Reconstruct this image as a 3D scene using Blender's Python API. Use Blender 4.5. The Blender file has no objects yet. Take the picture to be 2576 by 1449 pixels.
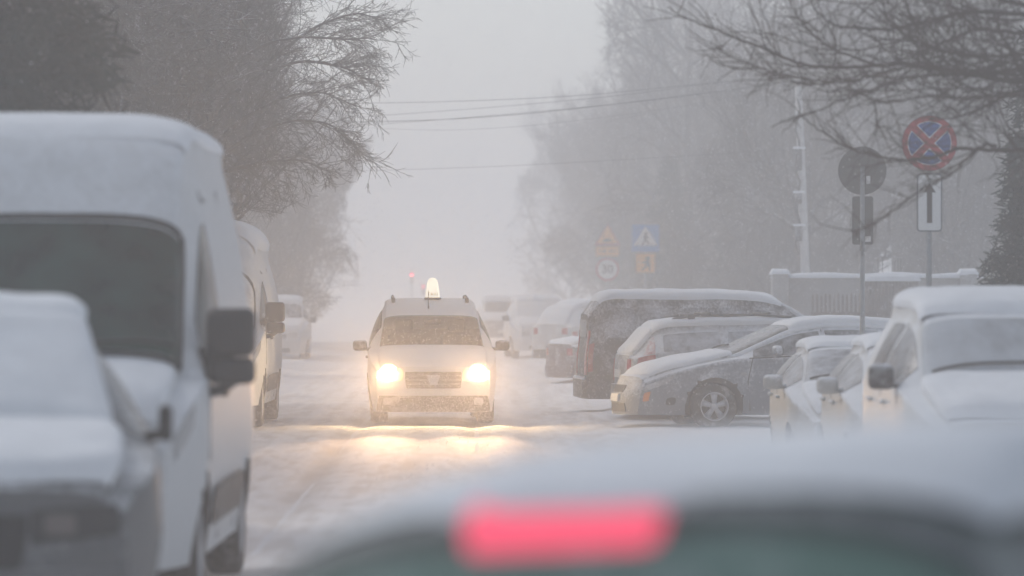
import bpy, bmesh, math, random
import numpy as np
from mathutils import Vector, Matrix, noise as mnoise

C = bpy.context.scene.collection
R = math.radians
PI = math.pi
rng = np.random.default_rng(7)
random.seed(7)

# ------------------------------------------------------------------ camera
FPX, VPX, HZY, CAMH = 10733.0, 1180.0, 750.0, 1.75     # in pixels of a 2576 px wide picture
cam_d = bpy.data.cameras.new("camera")
cam = bpy.data.objects.new("camera", cam_d)
C.objects.link(cam)
cam_d.sensor_width = 36.0
cam_d.lens = 150.0
cam_d.clip_start = 0.1
cam_d.clip_end = 4000.0
cam.location = (0, 0, CAMH)
cam.rotation_euler = (R(90) + math.atan((HZY - 724.5) / FPX), 0, -math.atan((1288 - VPX) / FPX))
cam_d.dof.use_dof = True
cam_d.dof.focus_distance = 60.0
cam_d.dof.aperture_fstop = 2.05
cam_d.dof.aperture_blades = 0
sc = bpy.context.scene
sc.camera = cam

# ------------------------------------------------------------------ sky, sun, exposure
SUN_EL, SUN_AZ = R(44), R(-42)
w = bpy.data.worlds.new("World")
sc.world = w
w.use_nodes = True
nt = w.node_tree
bg = nt.nodes["Background"]
sky = nt.nodes.new("ShaderNodeTexSky")
sky.sky_type = 'NISHITA'
sky.sun_disc = False
sky.sun_elevation = SUN_EL
sky.sun_rotation = SUN_AZ
sky.dust_density = 1.5
hs = nt.nodes.new("ShaderNodeHueSaturation")
hs.inputs["Saturation"].default_value = 0.5          # a closed overcast is grey, not blue
nt.links.new(sky.outputs[0], hs.inputs["Color"])
nt.links.new(hs.outputs[0], bg.inputs[0])
bg.inputs[1].default_value = 0.12
sd = bpy.data.lights.new("sun", 'SUN')
sd.energy = 0.6
sd.angle = R(20)
sd.color = (1.0, 0.99, 0.98)
sun = bpy.data.objects.new("sun", sd)
C.objects.link(sun)
sun.rotation_euler = (R(90) - SUN_EL, 0, PI - SUN_AZ)
sc.view_settings.view_transform = 'Standard'
sc.view_settings.look = 'None'
sc.view_settings.gamma = 1.0
sc.view_settings.exposure = 0.05
cy = sc.cycles
cy.use_denoising = True
try:
    cy.denoiser = 'OPENIMAGEDENOISE'
except Exception:
    pass
cy.max_bounces = 10
cy.diffuse_bounces = 3
cy.glossy_bounces = 3
cy.transmission_bounces = 4
cy.transparent_max_bounces = 12
cy.volume_bounces = 7
cy.caustics_reflective = False
cy.caustics_refractive = False
cy.sample_clamp_indirect = 4.0
HAZE_DENSITY = 0.0066

# ------------------------------------------------------------------ helpers
def at(px, py, D):
    """A pixel of the 2576 px picture at distance D -> a point in the world."""
    return Vector(((px - VPX) / FPX * D, D, CAMH - (py - HZY) / FPX * D))

def link(name, me, mats, parent=None, smooth=True):
    if not isinstance(mats, (list, tuple)):
        mats = [mats]
    for m in mats:
        me.materials.append(m)
    if smooth:
        me.polygons.foreach_set("use_smooth", [True] * len(me.polygons))
    o = bpy.data.objects.new(name, me)
    C.objects.link(o)
    if parent is not None:
        o.parent = parent
    return o

def thing(name, label, cat, loc=(0, 0, 0), rz=0.0, group=None):
    o = bpy.data.objects.new(name, None)
    C.objects.link(o)
    o.location = loc
    o.rotation_euler = (0, 0, rz)
    o.empty_display_size = 0.3
    o['label'] = label
    o['category'] = cat
    if group:
        o['group'] = group
    return o

def tag(o, label, cat, group=None):
    o['label'] = label
    o['category'] = cat
    if group:
        o['group'] = group
    return o

class MB:
    """Collects vertices and faces for one mesh."""
    def __init__(self):
        self.v, self.f, self.m = [], [], []
    def add(self, vs, fs, mi=0):
        n = len(self.v)
        self.v.extend([tuple(p) for p in vs])
        self.f.extend([tuple(i + n for i in q) for q in fs])
        self.m.extend([mi] * len(fs))
    def grid(self, P, mi=0, flip=False, skip=None):
        a, b = P.shape[:2]
        fs = []
        for i in range(a - 1):
            for j in range(b - 1):
                if skip is not None and skip[i, j]:
                    continue
                q = (i * b + j, i * b + j + 1, (i + 1) * b + j + 1, (i + 1) * b + j)
                fs.append(q[::-1] if flip else q)
        self.add(P.reshape(-1, 3).tolist(), fs, mi)
    def tube(self, pts, r, n=6, mi=0, cap=True):
        P = np.asarray(pts, float)
        r = np.broadcast_to(np.asarray(r, float), (len(P),))
        T = np.gradient(P, axis=0)
        T /= np.linalg.norm(T, axis=1)[:, None] + 1e-9
        ref = np.array([0, 0, 1.0]) if abs(T[0, 2]) < 0.9 else np.array([1.0, 0, 0])
        U = np.cross(T, ref)
        U /= np.linalg.norm(U, axis=1)[:, None] + 1e-9
        V = np.cross(T, U)
        a = np.arange(n) * 2 * PI / n
        G = P[:, None] + r[:, None, None] * (np.cos(a)[None, :, None] * U[:, None] + np.sin(a)[None, :, None] * V[:, None])
        k = len(P)
        fs = [(i * n + j, i * n + (j + 1) % n, (i + 1) * n + (j + 1) % n, (i + 1) * n + j) for i in range(k - 1) for j in range(n)]
        if cap:
            fs.append(tuple(range(n))[::-1])
            fs.append(tuple((k - 1) * n + j for j in range(n)))
        self.add(G.reshape(-1, 3).tolist(), fs, mi)
    def rbox(self, c, s, bev=0.02, seg=3, mi=0, rot=None):
        bm = bmesh.new()
        bmesh.ops.create_cube(bm, size=1.0)
        bmesh.ops.scale(bm, vec=s, verts=bm.verts)
        if bev > 0:
            bmesh.ops.bevel(bm, geom=list(bm.edges), offset=min(bev, 0.49 * min(s)), segments=seg, profile=0.5, affect='EDGES')
        if rot is not None:
            bmesh.ops.rotate(bm, matrix=rot, verts=bm.verts)
        bmesh.ops.translate(bm, vec=c, verts=bm.verts)
        bm.verts.index_update()
        self.add([v.co[:] for v in bm.verts], [[v.index for v in f.verts] for f in bm.faces], mi)
        bm.free()
    def lathe(self, prof, n=32, axis='x', c=(0, 0, 0), mi=0):
        """prof: (offset along axis, radius)"""
        a = np.arange(n + 1) * 2 * PI / n
        P = np.zeros((len(prof), n + 1, 3))
        for i, (o, r) in enumerate(prof):
            ca, sa = np.cos(a) * r, np.sin(a) * r
            if axis == 'x':
                P[i, :, 0], P[i, :, 1], P[i, :, 2] = o, ca, sa
            elif axis == 'y':
                P[i, :, 0], P[i, :, 1], P[i, :, 2] = ca, o, sa
            else:
                P[i, :, 0], P[i, :, 1], P[i, :, 2] = ca, sa, o
        self.grid(P + np.array(c), mi)
    def prism(self, poly, y0, y1, mi=0):
        """poly of (x,z), extruded along y"""
        n = len(poly)
        vs = [(x, y0, z) for x, z in poly] + [(x, y1, z) for x, z in poly]
        fs = [tuple(range(n)), tuple(range(2 * n - 1, n - 1, -1))] + [(i, n + i, n + (i + 1) % n, (i + 1) % n) for i in range(n)]
        self.add(vs, fs, mi)
    def mesh(self, name):
        me = bpy.data.meshes.new(name)
        me.from_pydata(self.v, [], self.f)
        if any(self.m):
            me.polygons.foreach_set("material_index", self.m)
        me.update()
        return me
    def build(self, name, mats, parent=None, smooth=True, recalc=True):
        me = self.mesh(name)
        if recalc:
            bm = bmesh.new()
            bm.from_mesh(me)
            bmesh.ops.recalc_face_normals(bm, faces=bm.faces)
            bm.to_mesh(me)
            bm.free()
        return link(name, me, mats, parent, smooth)

def text_mesh(name, cu):
    tmp = bpy.data.objects.new(name, cu)
    me = bpy.data.meshes.new_from_object(tmp)
    bpy.data.objects.remove(tmp)
    o = bpy.data.objects.new(name, me)
    C.objects.link(o)
    return o

def sharp(o, deg=35):
    try:
        o.data.set_sharp_from_angle(angle=R(deg))
    except Exception:
        pass
    return o

# ------------------------------------------------------------------ materials
def mat(name, col, rough=0.6, metal=0.0, spec=0.5, var=0.0, vscale=8.0, bump=0.0, bscale=20.0, dust=0.0, dscale=9.0,
        up=0.0, emit=None, estr=0.0, coat=0.0, snowcol=(0.80, 0.83, 0.86), streak=None):
    """Principled material; var = colour variation, dust = amount of blown snow sticking in patches,
    up = how far snow lies on faces that look upward."""
    m = bpy.data.materials.new(name)
    m.use_nodes = True
    N, L = m.node_tree.nodes, m.node_tree.links
    b = N["Principled BSDF"]
    b.inputs["Roughness"].default_value = rough
    b.inputs["Metallic"].default_value = metal
    b.inputs["Specular IOR Level"].default_value = spec
    b.inputs["Coat Weight"].default_value = coat
    tc = N.new("ShaderNodeTexCoord")
    csock = None
    base = N.new("ShaderNodeRGB")
    base.outputs[0].default_value = (*col, 1)
    csock = base.outputs[0]
    if var > 0:
        nz = N.new("ShaderNodeTexNoise")
        nz.inputs["Scale"].default_value = vscale
        nz.inputs["Detail"].default_value = 6
        L.new(tc.outputs["Object"], nz.inputs["Vector"])
        mr = N.new("ShaderNodeMapRange")
        mr.inputs["From Min"].default_value = 0.3
        mr.inputs["From Max"].default_value = 0.7
        mr.inputs["To Min"].default_value = 1 - var
        mr.inputs["To Max"].default_value = 1 + var
        L.new(nz.outputs[0], mr.inputs[0])
        mx = N.new("ShaderNodeVectorMath")
        mx.operation = 'SCALE'
        L.new(csock, mx.inputs[0])
        L.new(mr.outputs[0], mx.inputs["Scale"])
        csock = mx.outputs[0]
    if dust > 0 or up > 0:
        nz = N.new("ShaderNodeTexNoise")
        nz.inputs["Scale"].default_value = dscale
        nz.inputs["Detail"].default_value = 9
        nz.inputs["Roughness"].default_value = 0.68
        if streak:
            mp = N.new("ShaderNodeMapping")
            mp.inputs["Scale"].default_value = streak
            L.new(tc.outputs["Object"], mp.inputs[0])
            L.new(mp.outputs[0], nz.inputs["Vector"])
        else:
            L.new(tc.outputs["Object"], nz.inputs["Vector"])
        geo = N.new("ShaderNodeNewGeometry")
        sx = N.new("ShaderNodeSeparateXYZ")
        L.new(geo.outputs["Normal"], sx.inputs[0])
        a = N.new("ShaderNodeMath")            # snow = dust + up*nz + (noise-.5)*k
        a.operation = 'MULTIPLY_ADD'
        a.inputs[1].default_value = up
        a.inputs[2].default_value = dust - 0.5
        L.new(sx.outputs[2], a.inputs[0])
        b2 = N.new("ShaderNodeMath")
        b2.operation = 'MULTIPLY_ADD'
        b2.inputs[1].default_value = 2.3
        lo = N.new("ShaderNodeTexNoise")
        lo.inputs["Scale"].default_value = max(1.2, dscale * .13)
        lo.inputs["Detail"].default_value = 3
        L.new(tc.outputs["Object"], lo.inputs["Vector"])
        av = N.new("ShaderNodeMix")
        av.inputs[0].default_value = .45
        L.new(nz.outputs[0], av.inputs[2]); L.new(lo.outputs[0], av.inputs[3])
        L.new(av.outputs[0], b2.inputs[0])
        c2 = N.new("ShaderNodeMath")
        c2.operation = 'ADD'
        c2.inputs[1].default_value = -1.15
        L.new(a.outputs[0], c2.inputs[0])
        L.new(c2.outputs[0], b2.inputs[2])
        mr = N.new("ShaderNodeMapRange")
        mr.inputs["From Min"].default_value = -0.42
        mr.inputs["From Max"].default_value = 0.42
        mr.interpolation_type = 'SMOOTHSTEP'
        L.new(b2.outputs[0], mr.inputs[0])
        mx = N.new("ShaderNodeMix")
        mx.data_type = 'RGBA'
        L.new(mr.outputs[0], mx.inputs[0])
        L.new(csock, mx.inputs[6])
        mx.inputs[7].default_value = (*snowcol, 1)
        csock = mx.outputs[2]
        mr2 = N.new("ShaderNodeMapRange")
        mr2.inputs["To Min"].default_value = rough
        mr2.inputs["To Max"].default_value = 0.85
        L.new(mr.outputs[0], mr2.inputs[0])
        L.new(mr2.outputs[0], b.inputs["Roughness"])
        if metal > 0:
            mr3 = N.new("ShaderNodeMapRange")
            mr3.inputs["To Min"].default_value = metal
            mr3.inputs["To Max"].default_value = 0.0
            L.new(mr.outputs[0], mr3.inputs[0])
            L.new(mr3.outputs[0], b.inputs["Metallic"])
    L.new(csock, b.inputs["Base Color"])
    if bump > 0:
        nz = N.new("ShaderNodeTexNoise")
        nz.inputs["Scale"].default_value = bscale
        nz.inputs["Detail"].default_value = 8
        L.new(tc.outputs["Object"], nz.inputs["Vector"])
        bp = N.new("ShaderNodeBump")
        bp.inputs["Strength"].default_value = bump
        bp.inputs["Distance"].default_value = 0.03
        L.new(nz.outputs[0], bp.inputs["Height"])
        L.new(bp.outputs[0], b.inputs["Normal"])
    if emit:
        b.inputs["Emission Color"].default_value = (*emit, 1)
        b.inputs["Emission Strength"].default_value = estr
    return m

M = {}
M['snow'] = mat("fresh_snow", (0.80, 0.83, 0.87), 0.8, spec=0.2, var=0.05, vscale=3, bump=0.5, bscale=9)
M['car_snow'] = mat("snow_on_cars", (0.82, 0.85, 0.88), 0.85, spec=0.2, var=0.04, vscale=6, bump=0.3, bscale=14)
M['black'] = mat("black_plastic", (0.022, 0.022, 0.024), 0.55, var=0.2)
M['black_dusty'] = mat("black_plastic_snowy", (0.03, 0.03, 0.033), 0.6, dust=0.16, dscale=14, up=0.5)
M['tyre'] = mat("tyre_rubber", (0.03, 0.03, 0.03), 0.85, dust=0.16, dscale=16, up=0.1)
M['well'] = mat("wheel_well", (0.02, 0.02, 0.02), 0.9)
M['rim'] = mat("alloy_rim", (0.55, 0.56, 0.58), 0.45, metal=0.5, dust=0.2, dscale=18)
M['steel'] = mat("galvanised_steel", (0.33, 0.35, 0.36), 0.5, metal=0.35, var=0.12, vscale=12)
M['signback'] = mat("sign_back_grey", (0.075, 0.078, 0.08), 0.6, metal=0.1, var=0.15, vscale=10)
M['white'] = mat("sign_white", (0.72, 0.73, 0.72), 0.5, var=0.03)
M['glass'] = mat("dark_glass", (0.018, 0.024, 0.022), 0.08, spec=0.6)
M['glass_mottled'] = mat("van_windscreen", (0.013, 0.036, 0.028), 0.25, spec=0.4, var=.8, vscale=3.2, dust=-0.03, dscale=6)  # colour mottle stands in for glints and reflections on the screen
M['glass_snow'] = mat("snow_blown_glass", (0.05, 0.055, 0.06), 0.2, dust=0.50, dscale=7.0, up=0.15, snowcol=(0.62, 0.65, 0.69))
M['glass_dusty'] = mat("snow_dusted_glass", (0.04, 0.045, 0.05), 0.2, dust=0.30, dscale=8, up=0.12, snowcol=(0.60, 0.63, 0.67))
M['glass_frost'] = mat("frosted_van_glass", (.10, .11, .115), .3, dust=.66, dscale=2.2, up=.1, snowcol=(.52, .56, .60), streak=(1, .6, .35))
M['glass_white'] = mat("snowed_over_glass", (0.05, 0.055, 0.06), 0.4, dust=0.95, dscale=2.5, snowcol=(0.74, 0.77, 0.80))
M['lamp_clear'] = mat("lamp_glass", (0.35, 0.36, 0.37), 0.15, spec=0.7, dust=0.2, dscale=7)
M['lamp_red'] = mat("tail_lamp_red", (0.36, 0.02, 0.03), 0.25, dust=0.14, dscale=9)
M['lamp_red_snowy'] = mat("tail_lamp_snowy", (.34, .03, .04), .4, dust=.55, dscale=12)
M['lamp_amber'] = mat("indicator_amber", (0.75, 0.24, 0.04), 0.25)
M['plate'] = mat("number_plate", (0.70, 0.70, 0.68), 0.5, var=0.1, vscale=30)
M['seat'] = mat("seat_cloth", (0.03, 0.03, 0.034), 0.9)

def paint(name, col, dust=0.1, up=0.75, dscale=24, metal=0.0, rough=0.55):
    return mat(name, col, rough, metal=metal, spec=0.2, coat=0.0, dust=dust, up=up, dscale=dscale)

# ------------------------------------------------------------------ vehicles
class Car:
    """A vehicle body lofted from stations along its length; front at y=0, rear at y=L, then centred on the root."""
    def __init__(s, st, L, W, zs=0.22, rc=0.16, e=0.55, bf=0.16, tf=0.10, lf=0.10, br=0.08, tr=0.06, lr=0.0, sm=0.09, wheels=(), wr=0.32, ww=0.21,
                 arch=0.05, lz=(0.5, 0.95)):
        s.L, s.W, s.zs, s.rc, s.e = L, W, zs, rc, e
        s.bf, s.tf, s.lf, s.br, s.tr, s.lr = bf, tf, lf, br, tr, lr
        s.wheels, s.wr, s.ww, s.Ra, s.lz = wheels, wr, ww, wr + arch, lz
        A = np.array(st, float)
        ys = np.linspace(0, L, 400)
        s.ys = ys
        dy = ys[1] - ys[0]
        n = int(3 * sm / dy) + 1
        k = np.exp(-0.5 * (np.arange(-n, n + 1) * dy / sm) ** 2)
        k /= k.sum()
        s.at = []
        for j in range(1, 5):
            v = np.interp(ys, A[:, 0], A[:, j])
            lo = 2 * v[0] - v[1:n + 1][::-1]
            hi = 2 * v[-1] - v[-n - 1:-1][::-1]
            s.at.append(np.convolve(np.concatenate([lo, v, hi]), k, 'valid'))
    def S(s, y, k):
        y = np.asarray(y, float); k = np.asarray(k, float)
        y, k = np.broadcast_arrays(y, k)
        zt, zb, wt, wb = [np.interp(y, s.ys, a) for a in s.at]
        rc = np.minimum(s.rc, 0.8 * np.maximum(zt - zb, 0.01))
        zs = s.zs
        t = np.clip(k, 0, 1)
        x = wb * (1 - 0.05 * (1 - t) ** 2 + 0.018 * np.sin(PI * np.clip((t - 0.05) / 0.9, 0, 1)))
        z = zs + t * (zb - zs)
        t = np.clip(k - 1, 0, 1)
        ux = wb + (wt - wb) * t + 0.035 * np.sin(PI * t) * np.clip((zt - zb) / 0.6, 0, 1)
        uz = zb + t * (zt - rc - zb)
        x = np.where(k > 1, ux, x); z = np.where(k > 1, uz, z)
        a = np.clip(k - 2, 0, 1) * PI / 2
        ca, sa = np.maximum(np.cos(a), 0), np.sin(a)
        x = np.where(k > 2, wt * ca ** s.e, x)
        z = np.where(k > 2, zt - rc + rc * sa ** s.e, z)
        return np.stack([x, y, z], -1)
    def D(s, P):
        P = np.array(P, float)
        x, y, z = P[..., 0].copy(), P[..., 1].copy(), P[..., 2].copy()
        sm = lambda a, b, v: (lambda t: t * t * (3 - 2 * t))(np.clip((v - a) / (b - a), 0, 1))
        u = np.clip(np.abs(x) / s.W, 0, 1.1)
        ny = y - s.bf * (1 - u ** 2.4) * np.exp(-(y / 0.7) ** 2) + s.lf * sm(s.lz[0], s.lz[1], z) * np.exp(-(y / 0.3) ** 2)
        q = s.L - y
        ny = ny + s.br * (1 - u ** 2.4) * np.exp(-(q / 0.7) ** 2) - s.lr * sm(0.75, 1.35, z) * np.exp(-(q / 0.3) ** 2)
        nx = x * (1 - s.tf * np.exp(-(y / 0.45) ** 2)) * (1 - s.tr * np.exp(-(q / 0.45) ** 2))
        return np.stack([nx, ny - s.L / 2, z], -1)
    def nrm(s, y, k):
        h = 0.01
        a = s.S(np.clip(y + h, 0, s.L), k) - s.S(np.clip(y - h, 0, s.L), k)
        b = s.S(y, np.clip(k + h, 0, 3)) - s.S(y, np.clip(k - h, 0, 3))
        n = np.cross(a, b)
        n = n / (np.linalg.norm(n, axis=-1)[..., None] + 1e-9)
        return n * np.where(n[..., 0:1] * 1 + n[..., 2:3] * 0.3 < 0, -1, 1)
    def body(s, mats, parent, openings=(), name="body"):
        """openings: (y0,y1,a) windscreen-like holes across the top, or (y0,y1,k0,k1) side holes"""
        mb = MB()
        ys = sorted(set(np.round(np.concatenate([np.linspace(0, s.L, int(s.L / 0.045)), [v for o in openings for v in o[:2]]]), 4)))
        ks = sorted(set(np.round(np.concatenate([np.linspace(0, 1, 15), np.linspace(1, 2, 9), np.linspace(2, 3, 12), [v for o in openings for v in (o[2:] if len(o) == 4 else (3 - o[2],))]]), 4)))
        ys, ks = np.array(ys), np.array(ks)
        Y, K = np.meshgrid(ys, ks, indexing='ij')
        P = s.S(Y, K)
        skip = np.zeros((len(ys) - 1, len(ks) - 1), bool)
        ym, km = (ys[1:] + ys[:-1]) / 2, (ks[1:] + ks[:-1]) / 2
        for o in openings:
            iy = (ym > o[0]) & (ym < o[1])
            ik = (km > o[2]) & (km < o[3]) if len(o) == 4 else km > 3 - o[2]
            skip |= iy[:, None] & ik[None]
        dark = np.zeros((len(ys) - 1, len(ks) - 1), bool)
        for yc in s.wheels:
            d = np.hypot(P[..., 1] - yc, P[..., 2] - s.wr)
            low = K <= 1.0
            inn = (d < s.Ra) & low
            ring = (d >= s.Ra - 0.02) & (d < s.Ra + 0.035) & low
            f = np.where(ring, s.Ra / np.maximum(d, 1e-6), 1)
            P[..., 1] = yc + (P[..., 1] - yc) * f
            P[..., 2] = np.maximum(s.wr + (P[..., 2] - s.wr) * f, s.zs * 0.9)
            inn &= ~ring
            P[..., 0] = np.where(inn, P[..., 0] - 0.30, P[..., 0] + np.where(ring, 0.008, 0))
            any_in = inn[1:, 1:] | inn[:-1, 1:] | inn[1:, :-1] | inn[:-1, :-1]
            dark |= any_in
        for sg in (1, -1):
            Q = P.copy()
            Q[..., 0] *= sg
            Q = s.D(Q)
            mb.grid(Q, 0, flip=sg > 0, skip=skip | dark)
            mb.grid(Q, 1, flip=sg > 0, skip=skip | ~dark)
        for yy, sg in ((0.0, 1), (s.L, -1)):
            B = s.S(np.full(len(ks), yy), ks)
            a = np.linspace(-1, 1, 25)
            Q = np.zeros((len(ks), 25, 3))
            Q[..., 0] = B[:, 0:1] * a[None]
            Q[..., 1] = yy
            Q[..., 2] = B[:, 2:3]
            mb.grid(s.D(Q), 0)
        B = s.S(ys, np.zeros(len(ys)))
        Q = np.stack([B * np.array([a, 1, 1]) for a in (1, 0.97, 0, -0.97, -1)], 1)
        mb.grid(s.D(Q), 1)
        o = mb.build(name, mats, parent)
        return o
    def _sq(s, n, m, q):
        u, v = np.meshgrid(np.linspace(-1, 1, n), np.linspace(-1, 1, m), indexing='ij')
        return u * np.sqrt(1 - q * v * v / 2), v * np.sqrt(1 - q * u * u / 2)
    def side(s, mb, corners, sg, off=0.006, q=0.12, n=18, m=10, mi=0, thick=0):
        """corners (y,k): front-bottom, rear-bottom, rear-top, front-top"""
        u, v = s._sq(n, m, q)
        u, v = (u + 1) / 2, (v + 1) / 2
        c = np.array(corners, float)
        YK = ((1 - u) * (1 - v))[..., None] * c[0] + (u * (1 - v))[..., None] * c[1] + (u * v)[..., None] * c[2] + ((1 - u) * v)[..., None] * c[3]
        P = s.S(YK[..., 0], YK[..., 1]) + s.nrm(YK[..., 0], YK[..., 1]) * off
        P[..., 0] *= sg
        mb.grid(s.D(P), mi, flip=sg < 0)
    def top(s, mb, y0, y1, a0, a1=None, off=0.006, q=0.1, n=16, m=25, mi=0, T=0.0, nz=0.0, edge=0.12, bow=0.0, ramp=None):
        """across the top: from y0 (half range a0) to y1 (half range a1); T = snow thickness"""
        a1 = a0 if a1 is None else a1
        u, v = s._sq(n, m, q)
        t = (u + 1) / 2
        A = v * (a0 + (a1 - a0) * t)
        Y = y0 + (y1 - y0) * t + bow * (v ** 2)
        K = 3 - np.abs(A)
        N = s.nrm(Y, K)
        P = s.S(Y, K)
        if T > 0:
            ed = np.minimum(1 - np.abs(u), (1 - np.abs(v)) * (a0 + 0.5) / 0.9)
            th = T * np.sqrt(np.clip(ed / edge, 0, 1))
            if ramp:                                  # wind-blown: deeper on one side
                th = th * (ramp[0] + (ramp[1] - ramp[0]) * (v + 1) / 2)
            if nz > 0:
                th = th * (1 + nz * np.array([[mnoise.noise(Vector((a * 3.1, b * 3.1, T * 50))) for a, b in zip(r1, r2)] for r1, r2 in zip(Y, P[..., 0] * np.sign(A))]))
            up = np.array([0, 0, 1.0])
            P = P + N * (off * np.clip(ed / 0.02, -0.4, 1))[..., None] + (0.5 * N + 0.5 * up) * th[..., None]
        else:
            P = P + N * off
        P[..., 0] *= np.where(A < 0, -1, 1)
        mb.grid(s.D(P), mi, flip=True)
    def face(s, mb, corners, rear=False, off=0.008, q=0.1, n=10, m=8, mi=0):
        """corners (x,z): left-bottom, right-bottom, right-top, left-top on the flat front or rear"""
        u, v = s._sq(n, m, q)
        u, v = (u + 1) / 2, (v + 1) / 2
        c = np.array(corners, float)
        XZ = ((1 - u) * (1 - v))[..., None] * c[0] + (u * (1 - v))[..., None] * c[1] + (u * v)[..., None] * c[2] + ((1 - u) * v)[..., None] * c[3]
        P = np.stack([XZ[..., 0], np.full(XZ.shape[:2], 0.0 if not rear else s.L), XZ[..., 1]], -1)
        P = s.D(P)
        P[..., 1] += off if rear else -off
        mb.grid(P, mi, flip=rear)
        # a rim so that the piece has thickness
        e = np.concatenate([P[0, :], P[1:, -1], P[-1, -2::-1], P[-2:0:-1, 0]])
        b = e.copy()
        b[:, 1] += -off - 0.01 if rear else off + 0.01
        k = len(e)
        mb.add(np.concatenate([e, b]).tolist(), [(i, (i + 1) % k, k + (i + 1) % k, k + i) for i in range(k)], mi)
    def add_wheels(s, parent, spokes=5, mats=None):
        mt = mats or (M['tyre'], M['rim'])
        for yc in s.wheels:
            for sg in (1, -1):
                xo = float(s.D(np.array([[s.S(yc, 0.5)[0], yc, 0.3]]))[0, 0]) - 0.035
                cx, cyy = sg * (xo - s.ww / 2), yc - s.L / 2
                r, h = s.wr, s.ww / 2
                mb = MB()
                mb.lathe([(-h, r * 0.62), (-h, r * 0.9), (-h * 0.8, r * 0.985), (-h * 0.4, r), (h * 0.4, r), (h * 0.8, r * 0.985), (h, r * 0.9), (h, r * 0.62)], 40, 'x', (cx, cyy, r))
                t = mb.build("wheel", mt[0], parent)
                mb = MB()
                xs = sg * h * 0.92
                rr = r * 0.64
                mb.lathe([(xs - sg * 0.09, rr), (xs + sg * 0.004, rr), (xs + sg * 0.004, rr * 0.9), (xs - sg * 0.03, rr * 0.86), (xs - sg * 0.09, rr * 0.84)], 40, 'x', (cx, cyy, r))
                mb.lathe([(xs - sg * 0.012, rr * 0.24), (xs - sg * 0.002, rr * 0.2), (xs - sg * 0.002, 0.001)], 24, 'x', (cx, cyy, r))
                for i in range(spokes):
                    a = i * 2 * PI / spokes + PI / 2
                    ca, sa = math.cos(a), math.sin(a)
                    w0, w1 = rr * 0.13, rr * 0.24
                    pts = []
                    for rad, ww_, xx in ((rr * 0.15, w0, xs - sg * 0.006), (rr * 0.88, w1, xs - sg * 0.02)):
                        for t2 in (-1, 1):
                            pts.append((cx + xx, cyy + ca * rad - sa * ww_ * t2, r + sa * rad + ca * ww_ * t2))
                    back = [(p[0] - sg * 0.03, p[1], p[2]) for p in pts]
                    mb.add(pts + back, [(0, 1, 3, 2), (4, 6, 7, 5), (0, 2, 6, 4), (1, 5, 7, 3), (2, 3, 7, 6), (0, 4, 5, 1)])
                mb.build("rim", mt[1], t)
                mb = MB()
                mb.lathe([(xs - sg * 0.075, rr * 0.86), (xs - sg * 0.07, 0.001)], 24, 'x', (cx, cyy, r))
                mb.build("brake_drum", M['well'], t)
    def mirror(s, parent, y, z, sx, sz, reach, mats, arm=0.05, sy=0.12, cap_split=True):
        for sg in (1, -1):
            x0 = float(s.D(s.S(y, 1.02)[None])[0, 0])
            yy = y - s.L / 2
            mb = MB()
            c = (sg * (x0 + reach + sx / 2), yy, z)
            mb.rbox(c, (sx, sy, sz), min(sx, sz, sy) * 0.38, 4)
            mb.tube([(sg * (x0 - 0.03), yy + 0.02, z - sz * 0.35), (sg * (x0 + reach * 0.6), yy, z - sz * 0.32), (sg * (x0 + reach + sx * 0.3), yy, z - sz * 0.3)], [arm, arm * 0.8, arm * 0.7], 8)
            o = mb.build("wing_mirror", mats, parent)
            mb = MB()
            mb.rbox((c[0], yy + sy * 0.5 + 0.001, z), (sx * 0.78, 0.008, sz * 0.74), 0.003, 1)
            mb.build("mirror_glass", M['glass'], o)

def piece(fn, name, mats, parent, **kw):
    mb = MB()
    fn(mb)
    return mb.build(name, mats, parent, **kw)

def wiper(car, parent, a0, y0, a1, y1, off=0.025):
    P = []
    for t in np.linspace(0, 1, 7):
        a, y = a0 + (a1 - a0) * t, y0 + (y1 - y0) * t
        p = car.S(y, 3 - abs(a)) + car.nrm(np.array(y), np.array(3 - abs(a))) * off
        p = np.array(p); p[0] *= -1 if a < 0 else 1
        P.append(car.D(p[None])[0])
    return piece(lambda mb: mb.tube(P, 0.012, 6), "wiper", M['black'], parent)

def seam(car, parent, path, sg, name="door_seam", r=0.008):
    P = []
    for y, k in path:
        p = np.array(car.S(y, k)); p[0] *= sg
        P.append(car.D(p[None])[0])
    return piece(lambda mb: mb.tube(P, r, 4), name, M['black'], parent)

def handle(car, parent, y, sg, matl, k=0.86, ln=0.2):
    p = np.array(car.S(y, k)); p[0] = (p[0] + 0.018) * sg
    q = car.D(p[None])[0]
    piece(lambda mb: mb.rbox(q.tolist(), (0.035, ln, 0.035), 0.014, 2), "door_handle", matl, parent)

def place(car, root_name, label, px, D, rz, cat, group=None, dz=0.0, front=True, dx=0.0):
    """root stands so that the middle of the front (or rear) end is at picture column px, distance D"""
    X = (px - VPX) / FPX * D + dx
    fwd = Vector((math.sin(rz), -math.cos(rz), 0))
    end = Vector((X, D, 0))
    loc = end - fwd * (car.L / 2) if front else end + fwd * (car.L / 2)
    loc.z = dz
    return thing(root_name, label, cat, loc, rz, group)

def person_seat(mb, x, y, z):
    mb.rbox((x, y, z + 0.05), (0.46, 0.48, 0.16), 0.06, 3)
    mb.rbox((x, y + 0.27, z + 0.40), (0.46, 0.14, 0.66), 0.06, 3, rot=Matrix.Rotation(R(-12), 3, 'X'))
    mb.rbox((x, y + 0.36, z + 0.84), (0.26, 0.10, 0.18), 0.045, 3)

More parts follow.
